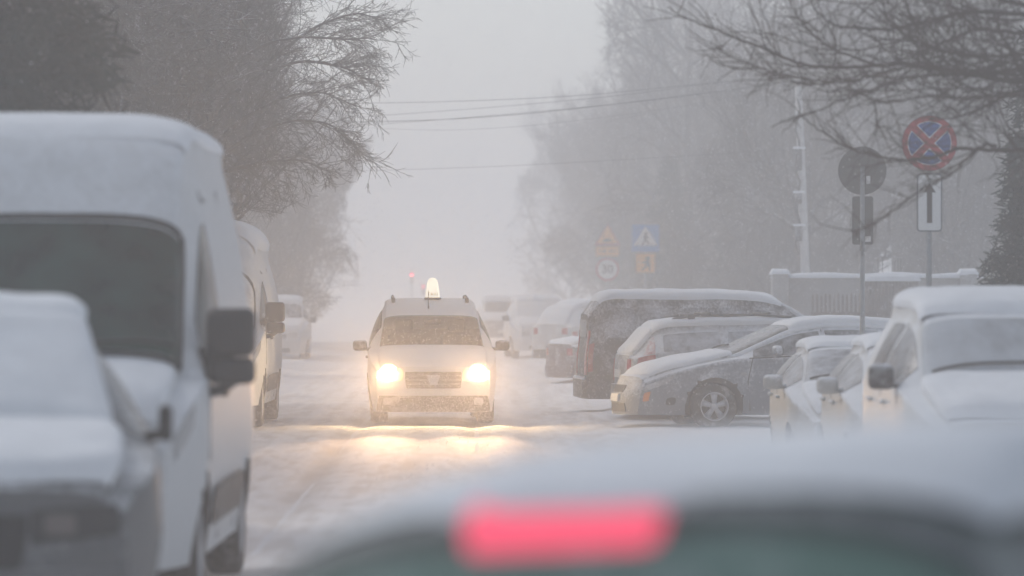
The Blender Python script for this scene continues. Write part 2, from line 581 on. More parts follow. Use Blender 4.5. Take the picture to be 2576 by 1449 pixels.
# ---- the oncoming taxi
def build_taxi():
    st = [(0, .80, .74, .76, .82), (.2, .90, .82, .78, .87), (.7, 1.00, .95, .76, .89), (1.05, 1.05, 1.0, .75, .90), (1.78, 1.52, 1.02, .665, .89),
          (2.10, 1.665, 1.02, .655, .89), (2.6, 1.735, 1.02, .65, .89), (3.4, 1.755, 1.02, .65, .89), (4.2, 1.735, 1.0, .65, .88), (4.38, 1.70, .98, .6, .86)]
    c = Car(st, 4.38, .9, zs=.17, rc=.11, e=.44, bf=.15, tf=.05, lf=.12, wheels=(.85, 3.6), wr=.33, ww=.24, sm=.07)
    root = place(c, "taxi", "white taxi van driving towards us with both headlights on and a lit roof sign", 1090, 59.2, R(1.6), "taxi")
    p = paint("taxi_white", (.80, .80, .79), dust=.05, up=.4)
    c.body([p, M['well']], root, openings=[(1.12, 1.74, .9), (1.75, 2.45, 1.1, 1.88), (2.55, 3.35, 1.1, 1.88)])
    tg = bpy.data.materials.new("clear_green_glass")
    tg.use_nodes = True
    N, L = tg.node_tree.nodes, tg.node_tree.links
    out = N["Material Output"]
    b = N["Principled BSDF"]
    b.inputs["Base Color"].default_value = (.02, .03, .028, 1)
    b.inputs["Roughness"].default_value = .12
    tr = N.new("ShaderNodeBsdfTransparent")
    tr.inputs[0].default_value = (.62, .74, .68, 1)
    mx = N.new("ShaderNodeMixShader")
    mx.inputs[0].default_value = .6
    L.new(b.outputs[0], mx.inputs[1]); L.new(tr.outputs[0], mx.inputs[2]); L.new(mx.outputs[0], out.inputs[0])
    piece(lambda m: c.top(m, 1.10, 1.76, .93, off=.004, q=.04), "windscreen", tg, root)
    for sg in (1, -1):
        piece(lambda m: c.side(m, [(1.72, 1.08), (2.47, 1.08), (2.47, 1.9), (1.72, 1.9)], sg, .003, 0), "side_window", tg, root)
        piece(lambda m: c.side(m, [(2.53, 1.08), (3.37, 1.08), (3.37, 1.9), (2.53, 1.9)], sg, .003, 0), "side_window", tg, root)
        piece(lambda m: c.side(m, [(3.5, 1.12), (4.1, 1.12), (4.05, 1.86), (3.5, 1.86)], sg, .006, .1), "side_window", M['glass_dusty'], root)
        seam(c, root, [(1.3, .1), (1.3, 1.0)], sg); seam(c, root, [(2.5, .1), (2.5, 1.9)], sg)
        handle(c, root, 2.35, sg, M['black']); handle(c, root, 2.75, sg, M['black'])
    # cabin: dash, seats
    mb = MB(); mb.rbox((0, 1.42 - 2.19, .93), (1.5, .5, .22), .08, 3); mb.build("dashboard", M['seat'], root)
    for x in (-.38, .38):
        piece(lambda m: person_seat(m, x, 2.0 - 2.19, .52), "front_seat", M['seat'], root)
    piece(lambda m: m.rbox((0, 2.95 - 2.19, .78), (1.3, .2, .62), .08, 3), "rear_seat", M['seat'], root)
    mb = MB(); mb.rbox((0, 3.45 - 2.19, .75), (1.55, .05, 1.1), .02, 2); mb.build("cargo_partition", M['seat'], root)
    piece(lambda m: m.rbox((.02, 1.62 - 2.19, 1.41), (.24, .04, .075), .02, 2), "rear_view_mirror", M['black'], root)
    # face
    piece(lambda m: c.face(m, [(-.40, .50), (.40, .50), (.42, .73), (-.42, .73)], off=.012, q=.1), "grille", mat("taxi_grille", (.03, .028, .026), .5, dust=.05, dscale=20), root)
    mb = MB()
    for z in (.56, .62, .68):
        c.face(mb, [(-.39, z - .012), (.39, z - .012), (.40, z + .012), (-.40, z + .012)], off=.03, q=.02, n=8, m=3)
    mb.build("grille_bars", mat("taxi_grille_bar", (.2, .2, .2), .4, metal=.5), root)
    piece(lambda m: c.face(m, [(-.05, .55), (.05, .55), (.10, .69), (-.10, .69)], off=.045, q=.1), "emblem", mat("emblem_grey", (.5, .5, .5), .3, metal=.7), root)
    piece(lambda m: c.face(m, [(-.52, .23), (.52, .23), (.50, .37), (-.50, .37)], off=.022, q=.14), "lower_intake", M['black'], root)
    piece(lambda m: c.face(m, [(-.26, .40), (.26, .40), (.26, .49), (-.26, .49)], off=.03, q=.02), "number_plate", M['plate'], root)
    piece(lambda m: c.face(m, [(-.84, .175), (.84, .175), (.80, .40), (-.80, .40)], off=.010, q=.05), "lower_bumper", M['black_dusty'], root)
    shell = mat("headlamp_shell", (.8, .75, .6), .12, dust=.0)
    glow = mat("headlamp_reflector_halo", (.9, .7, .4), .3, emit=(1.0, .62, .26), estr=6.0)  # lit reflector, drawn oversized so its emission imitates the lamp's halo
    bulb = mat("headlamp_glow", (1, .9, .7), .3, emit=(1.0, .66, .30), estr=1100.0)
    for sg in (-1, 1):
        h = piece(lambda m: c.face(m, [(sg * .60 - .17, .60), (sg * .60 + .17, .60), (sg * .60 + .17, .78), (sg * .60 - .17, .77)], off=.012, q=.25), "headlight", shell, root)
        y = float(c.D(np.array([[sg * .62, 0, .70]]))[0, 1])
        mb = MB()
        for (r0, yy) in ((.0001, -.02), (.05, -.016), (.075, -.004), (.08, .01)):
            pass
        mb.lathe([(y - .035, .001), (y - .03, .045), (y - .022, .066), (y + .01, .068)], 24, 'y', (sg * .62, 0, .70))
        mb.build("lamp_bulb", bulb, h)
        mb = MB()
        mb.lathe([(y - .020, .066), (y - .016, .100), (y - .006, .132), (y + .012, .138)], 28, 'y', (sg * .62, 0, .70))
        mb.build("lamp_reflector", glow, h)
        mb = MB(); c.face(mb, [(sg * .66 - .07, .27), (sg * .66 + .07, .27), (sg * .66 + .07, .37), (sg * .66 - .07, .37)], off=.024, q=.4); mb.build("fog_lamp", M['lamp_clear'], root)
        ld = bpy.data.lights.new("headlamp_beam", 'SPOT')
        ld.energy = 4400
        ld.color = (1.0, .60, .32)
        ld.spot_size = R(20)
        ld.spot_blend = 1.0
        ld.shadow_soft_size = .07
        lo = bpy.data.objects.new("headlamp_beam", ld)
        C.objects.link(lo)
        lo.parent = h
        lo.location = (sg * .62, y - .06, .70)
        lo.rotation_euler = (R(89.2), 0, PI - R(2.6))      # points to local -Y, a little down
    c.mirror(root, 1.42, 1.08, .20, .15, .02, M['black_dusty'], arm=.035)
    c.add_wheels(root, 7)
    wiper(c, root, -.55, 1.13, -.02, 1.2); wiper(c, root, .1, 1.13, .68, 1.22)
    for sg in (-1, 1):                                # roof rails
        P = [(sg * .53, y - 2.19, z) for y, z in ((2.3, 1.68), (2.36, 1.735), (2.6, 1.765), (3.3, 1.785), (4.0, 1.775), (4.12, 1.70))]
        r = piece(lambda m: m.tube(P, .016, 8), "roof_rail", M['black'], root)
        piece(lambda m: m.rbox((sg * .53, 2.36 - 2.19, 1.715), (.055, .12, .09), .02, 2), "rail_foot", M['black'], r)
    y0 = 2.55 - 2.19
    sm = MB(); sm.rbox((.04, y0, 1.745), (.24, .16, .03), .012, 2)
    sign = sm.build("roof_sign", M['black'], root)
    mb = MB()
    n = 24
    prof = [(0, .105, .065), (.10, .097, .06), (.20, .082, .052), (.255, .066, .045), (.285, .04, .028), (.292, .001, .001)]
    P = np.zeros((len(prof), n + 1, 3))
    for i, (z, a, b_) in enumerate(prof):
        t = np.linspace(0, 2 * PI, n + 1)
        P[i, :, 0] = .04 + a * np.sign(np.cos(t)) * np.abs(np.cos(t)) ** .5
        P[i, :, 1] = y0 + b_ * np.sign(np.sin(t)) * np.abs(np.sin(t)) ** .5
        P[i, :, 2] = 1.755 + z
    mb.grid(P)
    mb.build("lantern", mat("lit_taxi_lantern", (.9, .85, .7), .4, emit=(1.0, .90, .72), estr=.85), sign)
    cu = bpy.data.curves.new("taxi_lettering", 'FONT')
    cu.body = "TAXI"; cu.size = .068; cu.align_x = 'CENTER'; cu.extrude = .002
    cu.materials.append(mat("taxi_letters", (.30, .22, .12), .6))
    to = text_mesh("lettering", cu)
    to.parent = sign
    to.location = (.04, y0 - .0655, 1.785); to.rotation_euler = (R(90), 0, 0)
    piece(lambda m: m.tube([(-.03, 1.95 - 2.19, 1.60), (-.03, 2.02 - 2.19, 1.70), (-.03, 2.10 - 2.19, 1.86)], [.012, .006, .004], 6), "antenna", M['black'], root)
    return root
build_taxi()

# ---- big panel vans on the left
def build_panel_van(label, px, D, rz, wind, snow_T, lower, group=None, pc=(.62, .64, .65), L=5.6, rc=.22, e=.5):
    st = [(0, 1.0, .94, .86, .93), (.2, 1.16, 1.08, .88, .99), (.55, 1.30, 1.22, .88, 1.015), (.78, 1.40, 1.28, .87, 1.02), (1.52, 2.20, 1.32, .83, 1.02),
          (1.72, 2.45, 1.33, .83, 1.02), (1.95, 2.71, 1.34, .82, 1.02), (2.4, 2.81, 1.35, .82, 1.02), (L - .3, 2.81, 1.35, .82, 1.02), (L, 2.77, 1.33, .80, 1.0)]
    c = Car(st, L, 1.02, zs=.30, rc=rc, e=e, bf=.20, tf=.07, lf=.15, wheels=(.95, L - 1.25), wr=.35, ww=.22, sm=.08, lz=(.6, 1.05))
    root = place(c, "panel_van", label, px, D, rz, "van", group)
    p = paint("van_white", pc, dust=.02, up=.8)
    c.body([p, M['well']], root)
    ws = piece(lambda m: c.top(m, .84, 1.50, .97, off=.006, q=.10), "windscreen", wind, root)
    mb = MB()                                         # black rubber round the screen
    for a, b_ in (((.83, .985), (.83, -.985)),):
        pass
    pts = []
    for y, a in [(.815, t) for t in np.linspace(-.9, .9, 15)] + [(.9, .985)] + [(y, .99) for y in np.linspace(1.0, 1.42, 6)] + [(1.525, t) for t in np.linspace(.9, -.9, 15)] + [(y, -.99) for y in np.linspace(1.42, .9, 6)]:
        q = c.S(y, 3 - abs(a)) + c.nrm(np.array(y), np.array(3 - abs(a))) * .006
        q = np.array(q); q[0] *= -1 if a < 0 else 1
        pts.append(c.D(q[None])[0])
    pts.append(pts[0])
    mb.tube(pts, .022, 6); mb.build("window_seal", M['black'], ws)
    for sg in (1, -1):
        sw = piece(lambda m: c.side(m, [(.95, 1.06), (2.15, 1.06), (2.15, 1.72), (1.30, 1.72)], sg, .006, .12), "side_window", M['glass'], root)
        seam(c, root, [(2.25, .05), (2.25, 1.0), (2.25, 1.85)], sg)
        seam(c, root, [(1.05, .55), (1.15, 1.0)], sg)
        seam(c, root, [(3.6, .05), (3.6, 1.0), (3.6, 1.85)], sg)
        seam(c, root, [(2.3, 1.80), (L - .2, 1.80)], sg, "roof_gutter", .012)
        seam(c, root, [(2.3, 1.02), (L - .2, 1.02)], sg, "side_crease", .008)
        piece(lambda m: c.side(m, [(1.45, .16), (L - 1.75, .16), (L - 1.75, .38), (1.45, .38)], sg, .02, .05), "side_moulding", M['black_dusty'], root)
        handle(c, root, 2.1, sg, M['black'])
        h = piece(lambda m: c.face(m, [(sg * .78 - .11, .80), (sg * .78 + .11, .80), (sg * .80 + .08, .97), (sg * .78 - .11, .94)], off=.012, q=.2), "headlight", M['lamp_clear'], root)
        piece(lambda m: c.side(m, [(.10, .80), (.42, .86), (.50, .995), (.10, .98)] if sg > 0 else [(.10, .80), (.42, .86), (.50, .995), (.10, .98)], sg, .008, .1), "headlight_side", M['lamp_clear'], h)
        piece(lambda m: c.face(m, [(sg * .80 - .05, .68), (sg * .80 + .05, .68), (sg * .80 + .05, .74), (sg * .80 - .05, .74)], off=.012, q=.2), "indicator", M['lamp_amber'], root)
    piece(lambda m: c.face(m, [(-.60, .70), (.60, .70), (.58, .90), (-.58, .90)], off=.012, q=.1), "grille", M['black_dusty'], root)
    piece(lambda m: c.face(m, [(-.86, .31), (.86, .31), (.88, .62), (-.88, .62)], off=.03, q=.08), "bumper", lower, root)
    piece(lambda m: c.face(m, [(-.26, .44), (.26, .44), (.26, .55), (-.26, .55)], off=.05, q=.02), "number_plate", M['plate'], root)
    # twin-pane mirrors on long arms
    for sg in (1, -1):
        x0 = float(c.D(c.S(1.25, 1.1)[None])[0, 0]); yy = 1.12 - L / 2
        mb = MB()
        mb.rbox((sg * (x0 + .13), yy, 1.56), (.27, .16, .27), .05, 4)
        mb.rbox((sg * (x0 + .135), yy, 1.345), (.26, .15, .15), .045, 4)
        mb.tube([(sg * (x0 - .04), yy + .08, 1.42), (sg * (x0 + .04), yy + .02, 1.42), (sg * (x0 + .14), yy, 1.42)], [.06, .05, .05], 8)
        mb.tube([(sg * (x0 - .04), yy + .08, 1.22), (sg * (x0 + .08), yy + .02, 1.24), (sg * (x0 + .16), yy, 1.30)], [.035, .03, .03], 8)
        o = mb.build("wing_mirror", M['black_dusty'] if snow_T < 0 else M['black'], root)
        piece(lambda m: (m.rbox((sg * (x0 + .13), yy + .081, 1.56), (.21, .01, .2), .003, 1), m.rbox((sg * (x0 + .135), yy + .077, 1.345), (.2, .01, .1), .003, 1)), "mirror_glass", M['glass'], o)
    c.add_wheels(root, 0)
    wiper(c, root, -.6, .86, -.05, .90); wiper(c, root, .1, .86, .75, .92)
    piece(lambda m: c.top(m, 1.95, L - .06, .93, off=.004, T=abs(snow_T), nz=.4, n=40, m=31), "roof_snow", M['car_snow'], root)
    piece(lambda m: c.top(m, .12, .74, .9, off=.004, T=.04, nz=.5, n=18, m=31), "bonnet_snow", M['car_snow'], root)
    mb = MB(); c.face(mb, [(-.76, 1.45), (-.04, 1.45), (-.04, 2.2), (-.74, 2.2)], rear=True, q=.12); mb.build("rear_window", M['glass_dusty'], root)
    mb = MB(); c.face(mb, [(.04, 1.45), (.76, 1.45), (.74, 2.2), (.04, 2.2)], rear=True, q=.12); mb.build("rear_window", M['glass_dusty'], root)
    return root
build_panel_van("tall white panel van parked nearest on the left, dark windscreen and black twin mirrors", 5, 22.7, R(-0.8), M['glass_mottled'], .03, M['black_dusty'], "panel vans along the left kerb")
build_panel_van("snowed-over white panel van half hidden behind the nearest tall van", 465, 57.2, R(-0.8), M['glass_white'], .07, M['black_dusty'], "panel vans along the left kerb", pc=(.66, .68, .69), rc=.5, e=.72)

# ---- snow-covered SUV in the left foreground
def build_suv():
    st = [(0, .98, .88, .74, .84), (.2, 1.06, .97, .78, .90), (.8, 1.14, 1.06, .76, .93), (1.15, 1.18, 1.10, .75, .94), (1.95, 1.66, 1.12, .62, .93),
          (2.4, 1.72, 1.12, .61, .93), (3.6, 1.70, 1.13, .60, .93), (4.3, 1.60, 1.13, .58, .92), (4.5, 1.4, 1.1, .58, .88)]
    c = Car(st, 4.5, .94, zs=.3, rc=.12, e=.5, bf=.2, tf=.08, lf=.12, wheels=(.95, 3.6), wr=.36, ww=.23, sm=.08, lz=(.6, 1.0))
    root = place(c, "suv", "snow-capped silver SUV parked in front of the tall white van", -165, 17.2, R(6), "car")
    p = paint("suv_silver", (.15, .155, .16), dust=-.26, up=.8, metal=.3)
    c.body([p, M['well']], root)
    piece(lambda m: c.top(m, 1.18, 1.95, .97, off=.006, q=.08), "windscreen", M['glass_white'], root)
    piece(lambda m: c.top(m, 1.22, 2.0, .93, off=.008, q=.1, T=.05, nz=.45, n=24, m=31), "windscreen_snow", M['car_snow'], root)
    piece(lambda m: c.top(m, 1.93, 4.2, .93, off=.004, T=.07, nz=.45, n=30, m=31), "roof_snow", M['car_snow'], root)
    piece(lambda m: c.top(m, .06, 1.20, .95, off=.004, T=.06, nz=.4, n=24, m=31), "bonnet_snow", M['car_snow'], root)
    for sg in (1, -1):
        piece(lambda m: c.side(m, [(1.4, 1.06), (2.5, 1.06), (2.5, 1.9), (1.4, 1.9)], sg, .006, .05), "side_window", M['glass_dusty'], root)
        piece(lambda m: c.side(m, [(2.58, 1.06), (3.5, 1.06), (3.4, 1.9), (2.58, 1.9)], sg, .006, .08), "side_window", M['glass_dusty'], root)
        h = piece(lambda m: c.face(m, [(sg * .62 - .20, .76), (sg * .62 + .20, .80), (sg * .64 + .17, .92), (sg * .60 - .18, .90)], off=.012, q=.2), "headlight", mat("suv_headlamp", (.05, .05, .05), .2, dust=-.1), root)
        piece(lambda m: c.face(m, [(sg * .60 - .12, .80), (sg * .60 + .02, .80), (sg * .60 + .02, .88), (sg * .60 - .12, .88)], off=.02, q=.3), "lamp_reflector", mat("suv_lens", (.16, .14, .13), .2), h)
        piece(lambda m: c.face(m, [(sg * .64 - .13, .40), (sg * .64 + .13, .40), (sg * .64 + .13, .52), (sg * .64 - .13, .52)], off=.012, q=.3), "fog_lamp", M['black'], root)
        handle(c, root, 2.3, sg, p); handle(c, root, 3.3, sg, p)
        seam(c, root, [(1.35, .1), (1.35, 1.0)], sg); seam(c, root, [(2.54, .1), (2.54, 1.0)], sg)
    piece(lambda m: c.face(m, [(-.38, .66), (.38, .66), (.42, .88), (-.42, .88)], off=.012, q=.12), "grille", M['black'], root)
    piece(lambda m: c.face(m, [(-.74, .33), (.74, .33), (.66, .50), (-.66, .50)], off=.012, q=.15), "lower_intake", M['black'], root)
    piece(lambda m: c.face(m, [(-.80, .60), (.80, .60), (.80, .66), (-.80, .66)], off=.05, q=.05), "bumper_ridge", p, root)
    piece(lambda m: c.face(m, [(-.26, .54), (.26, .54), (.26, .64), (-.26, .64)], off=.06, q=.02), "number_plate", M['plate'], root)
    c.mirror(root, 1.5, 1.2, .06, .16, .02, M['black'], arm=.03)
    c.add_wheels(root, 5)
build_suv()

# ---- dark silver-blue hatchback, front to the left
def build_hatch():
    st = [(0, .72, .64, .70, .78), (.22, .82, .73, .74, .84), (.7, .95, .86, .74, .87), (1.15, 1.03, .95, .71, .88), (2.05, 1.42, .98, .57, .87),
          (2.5, 1.49, .99, .56, .87), (3.0, 1.49, 1.0, .56, .87), (3.7, 1.44, 1.02, .55, .86), (4.05, 1.30, 1.02, .56, .85), (4.22, 1.05, .95, .6, .82)]
    c = Car(st, 4.22, .88, zs=.20, rc=.10, e=.52, bf=.26, tf=.14, lf=.12, wheels=(.93, 3.53), wr=.315, ww=.2, sm=.10, arch=.075, lz=(.4, .8))
    root = place(c, "hatchback", "grey-blue hatchback parked nose to the road, broadside with a five-spoke wheel", 1594, 57.9, R(-80), "car", "cars parked across the right verge", dz=-.02)
    p = paint("hatch_blue_grey", (.21, .235, .265), dust=.14, up=.95, metal=.2, dscale=26)
    c.body([p, M['well']], root)
    piece(lambda m: c.top(m, 1.2, 2.02, .96, off=.006, q=.06), "windscreen", M['glass_dusty'], root)
    piece(lambda m: c.top(m, 2.02, 3.95, .97, off=.004, T=.04, nz=.45, n=30, m=31), "roof_snow", M['car_snow'], root)
    piece(lambda m: c.top(m, .06, 1.22, .97, off=.004, T=.035, nz=.5, n=24, m=31), "bonnet_snow", M['car_snow'], root)
    for sg in (1, -1):
        # snow along the pillar and the roof edge
        P = []
        for y in np.linspace(1.15, 3.7, 30):
            q = np.array(c.S(y, 2.02)); q[0] = (q[0] + .005) * sg
            P.append(c.D(q[None])[0])
        piece(lambda m: m.tube(P, [.012] + [.03] * 28 + [.01], 8), "pillar_snow", M['car_snow'], root)
        piece(lambda m: c.side(m, [(1.45, 1.08), (2.42, 1.08), (2.42, 1.86), (1.5, 1.86)], sg, .006, .03), "side_window", M['glass_dusty'], root)
        piece(lambda m: c.side(m, [(2.50, 1.08), (3.32, 1.08), (3.25, 1.86), (2.50, 1.86)], sg, .006, .05), "side_window", M['glass_dusty'], root)
        handle(c, root, 2.25, sg, p); handle(c, root, 3.15, sg, p)
        seam(c, root, [(1.42, .08), (1.38, .6), (1.45, 1.0)], sg); seam(c, root, [(2.46, .08), (2.46, 1.0), (2.46, 1.9)], sg); seam(c, root, [(3.05, .08), (3.2, .45), (3.4, 1.0)], sg)
        seam(c, root, [(y, 1.02) for y in np.linspace(1.4, 3.6, 12)], sg, "belt_trim", .01)
        h = piece(lambda m: c.face(m, [(sg * .58 - .14, .54), (sg * .58 + .16, .54), (sg * .60 + .14, .68), (sg * .58 - .12, .64)], off=.012, q=.2), "headlight", M['lamp_clear'], root)
        piece(lambda m: c.side(m, [(.02, .70), (.30, .80), (.42, .96), (.02, .90)], sg, .008, .2), "headlight_side", M['lamp_amber'] if False else M['lamp_clear'], h)
        piece(lambda m: c.side(m, [(.03, .40), (.10, .40), (.10, .66), (.03, .66)], sg, .012, .2), "indicator", M['lamp_amber'], root)
        piece(lambda m: c.side(m, [(.30, .24), (.42, .24), (.42, .42), (.30, .42)], sg, .006, .6), "fog_lamp", M['black'], root)
        piece(lambda m: c.side(m, [(1.28, .70), (1.36, .70), (1.36, .76), (1.28, .76)], sg, .01, .3), "side_repeater", M['lamp_clear'], root)
    piece(lambda m: c.face(m, [(-.36, .50), (.36, .50), (.40, .60), (-.40, .60)], off=.012, q=.12), "grille", M['black'], root)
    piece(lambda m: c.face(m, [(-.5, .24), (.5, .24), (.46, .36), (-.46, .36)], off=.012, q=.12), "lower_intake", M['black'], root)
    piece(lambda m: c.face(m, [(-.26, .38), (.26, .38), (.26, .48), (-.26, .48)], off=.03, q=.02), "number_plate", M['plate'], root)
    c.mirror(root, 1.75, 1.06, .2, .15, .05, paint("hatch_mirror", (.105, .125, .155), dust=.3, up=.8))
    c.add_wheels(root, 5)
    wiper(c, root, -.6, 1.24, .0, 1.34)
build_hatch()

# ---- estate car, rear to the left
def build_estate():
    st = [(0, .74, .66, .7, .78), (.25, .84, .76, .74, .85), (.9, .97, .89, .74, .90), (1.35, 1.03, .95, .72, .91), (2.2, 1.40, .98, .58, .90),
          (2.7, 1.47, .99, .57, .90), (3.6, 1.46, 1.0, .57, .90), (4.2, 1.42, 1.0, .57, .89), (4.38, 1.36, 1.0, .58, .88), (4.72, .98, .93, .68, .84)]
    c = Car(st, 4.72, .91, zs=.24, rc=.10, e=.5, bf=.2, tf=.12, lf=.1, br=.10, tr=.06, lr=.06, wheels=(.95, 3.7), wr=.32, ww=.21, sm=.07)
    root = place(c, "estate_car", "silver estate car with red tail lamps and roof rails beside the blue-grey hatchback", 1572, 60.6, R(97), "car", "cars parked across the right verge", front=False, dz=-.03)
    p = paint("estate_silver", (.30, .31, .33), dust=.2, up=.7, metal=.3)
    c.body([p, M['well']], root)
    piece(lambda m: c.top(m, 1.4, 2.15, .96, off=.006, q=.06), "windscreen", M['glass_dusty'], root)
    piece(lambda m: c.top(m, 4.40, 4.68, .93, off=.006, q=.08), "rear_window", M['glass_white'], root)
    piece(lambda m: c.top(m, 2.2, 4.42, .94, off=.004, T=.06, nz=.45, n=30, m=31), "roof_snow", M['car_snow'], root)
    piece(lambda m: c.top(m, 4.36, 4.70, .8, off=.01, T=.04, nz=.4, n=14, m=31), "tailgate_snow", M['car_snow'], root)
    piece(lambda m: c.top(m, .06, 1.3, .95, off=.004, T=.05, nz=.5, n=20, m=31), "bonnet_snow", M['car_snow'], root)
    for sg in (1, -1):
        for a, b_ in ((1.65, 2.55), (2.63, 3.4), (3.48, 4.30)):
            piece(lambda m: c.side(m, [(a, 1.08), (b_, 1.08), (b_ - .05, 1.84), (a, 1.84)], sg, .006, .05), "side_window", M['glass_snow'], root)
        t = piece(lambda m: c.side(m, [(4.40, .62), (4.68, .62), (4.66, 1.0), (4.42, 1.0)], sg, .012, .1), "tail_lamp", M['lamp_red'], root)
        piece(lambda m: c.side(m, [(4.42, 1.02), (4.60, 1.02), (4.44, 1.95), (4.36, 1.95)], sg, .012, .05), "tail_lamp_strip", M['lamp_red_snowy'], t)
        piece(lambda m: c.face(m, [(sg * .72 - .07, .60), (sg * .72 + .07, .60), (sg * .70 + .07, .92), (sg * .70 - .07, .92)], rear=True, off=.012, q=.1), "tail_lamp_rear", M['lamp_red'], t)
        P = [(sg * .50, y - 2.36, z) for y, z in ((2.35, 1.44), (2.42, 1.51), (2.9, 1.54), (3.8, 1.53), (4.1, 1.49), (4.2, 1.42))]
        r = piece(lambda m: m.tube(P, .017, 8), "roof_rail", M['black'], root)
        piece(lambda m: (m.rbox((sg * .50, 3.85 - 2.36, 1.50), (.05, .10, .10), .015, 2), m.rbox((sg * .50, 3.35 - 2.36, 1.50), (.05, .10, .10), .015, 2)), "rail_foot", M['black'], r)
        handle(c, root, 2.45, sg, p); handle(c, root, 3.3, sg, p)
        seam(c, root, [(2.59, .08), (2.59, 1.0)], sg); seam(c, root, [(3.44, .45), (3.5, 1.0)], sg)
    for yb in (2.75, 3.6):
        piece(lambda m: m.rbox((0, yb - 2.36, 1.565), (1.12, .06, .03), .012, 2), "roof_bar", M['black'], root)
    piece(lambda m: c.face(m, [(-.78, .30), (.78, .30), (.80, .56), (-.80, .56)], rear=True, off=.05, q=.08), "rear_bumper", M['black_dusty'], root)
    piece(lambda m: c.face(m, [(-.26, .66), (.26, .66), (.26, .77), (-.26, .77)], rear=True, off=.02, q=.02), "number_plate", M['plate'], root)
    c.mirror(root, 1.85, 1.05, .2, .15, .05, M['black_dusty'])
    c.add_wheels(root, 5)
build_estate()

# ---- dark minibus, rear to the left
def build_minibus():
    st = [(0, .95, .86, .78, .86), (.25, 1.06, .97, .82, .92), (.75, 1.16, 1.08, .82, .95), (1.05, 1.22, 1.12, .80, .955), (1.85, 1.72, 1.14, .72, .955),
          (2.2, 1.82, 1.14, .71, .955), (2.8, 1.87, 1.14, .71, .955), (4.5, 1.86, 1.14, .71, .95), (4.72, 1.81, 1.12, .70, .94), (4.9, 1.55, 1.08, .74, .93)]
    c = Car(st, 4.9, .955, zs=.26, rc=.14, e=.5, bf=.2, tf=.1, lf=.12, br=.05, tr=.03, lr=.05, wheels=(.95, 3.95), wr=.33, ww=.22, sm=.07)
    root = place(c, "minibus", "dark grey minibus with frosted side windows, back to the road behind the silver estate car", 1466, 65.5, R(93), "van", "cars parked across the right verge", front=False, dz=-.04)
    p = paint("minibus_dark", (.055, .058, .068), dust=.16, up=.6, dscale=26)
    c.body([p, M['well']], root)
    piece(lambda m: c.top(m, 1.1, 1.8, .96, off=.006, q=.06), "windscreen", M['glass_snow'], root)
    piece(lambda m: c.top(m, 1.9, 4.75, .96, off=.004, T=.06, nz=.45, n=40, m=31), "roof_snow", M['car_snow'], root)
    piece(lambda m: c.top(m, .06, 1.0, .95, off=.004, T=.05, nz=.5, n=20, m=31), "bonnet_snow", M['car_snow'], root)
    wsn = mat("minibus_side_glass", (.05, .055, .062), .2, dust=.42, dscale=26, snowcol=(.62, .65, .70))
    for sg in (1, -1):
        for a, b_ in ((1.45, 2.35), (2.45, 3.45), (3.55, 4.65)):
            piece(lambda m: c.side(m, [(a, 1.08), (b_, 1.08), (b_, 1.86), (a + (.25 if a < 2 else 0), 1.86)], sg, .006, .06), "side_window", wsn, root)
        piece(lambda m: c.face(m, [(sg * .84 - .06, .62), (sg * .84 + .06, .62), (sg * .84 + .05, 1.30), (sg * .84 - .06, 1.30)], rear=True, off=.02, q=.1), "tail_lamp", M['lamp_red'], root)
        piece(lambda m: c.side(m, [(4.82, .50), (4.9, .50), (4.9, 1.02), (4.82, 1.02)], sg, .012, .05), "tail_lamp_side", M['lamp_red'], root)
        seam(c, root, [(2.4, .05), (2.4, 1.0), (2.4, 1.9)], sg); seam(c, root, [(3.5, .05), (3.5, 1.0), (3.5, 1.9)], sg)
        seam(c, root, [(1.5, 1.97), (4.7, 1.97)], sg, "roof_gutter", .012)
        handle(c, root, 2.3, sg, M['black']); handle(c, root, 2.55, sg, M['black'])
        piece(lambda m: c.side(m, [(4.45, .30), (4.9, .30), (4.9, .42), (4.45, .42)], sg, .03, .05), "bumper_corner", M['black_dusty'], root)
    piece(lambda m: c.face(m, [(-.68, 1.2), (.68, 1.2), (.64, 1.46), (-.64, 1.46)], rear=True, off=.012, q=.1), "rear_window", M['glass_dusty'], root)
    piece(lambda m: c.face(m, [(-.88, .28), (.88, .28), (.90, .56), (-.90, .56)], rear=True, off=.07, q=.06), "rear_bumper", M['black_dusty'], root)
    piece(lambda m: m.tube([(-.86, 4.9 - 2.45 + .05, .57), (0, 4.9 - 2.45 + .10, .575), (.86, 4.9 - 2.45 + .05, .57)], .03, 8), "bumper_snow", M['car_snow'], root)
    c.mirror(root, 1.5, 1.2, .2, .24, .05, M['black_dusty'])
    c.add_wheels(root, 0)
build_minibus()

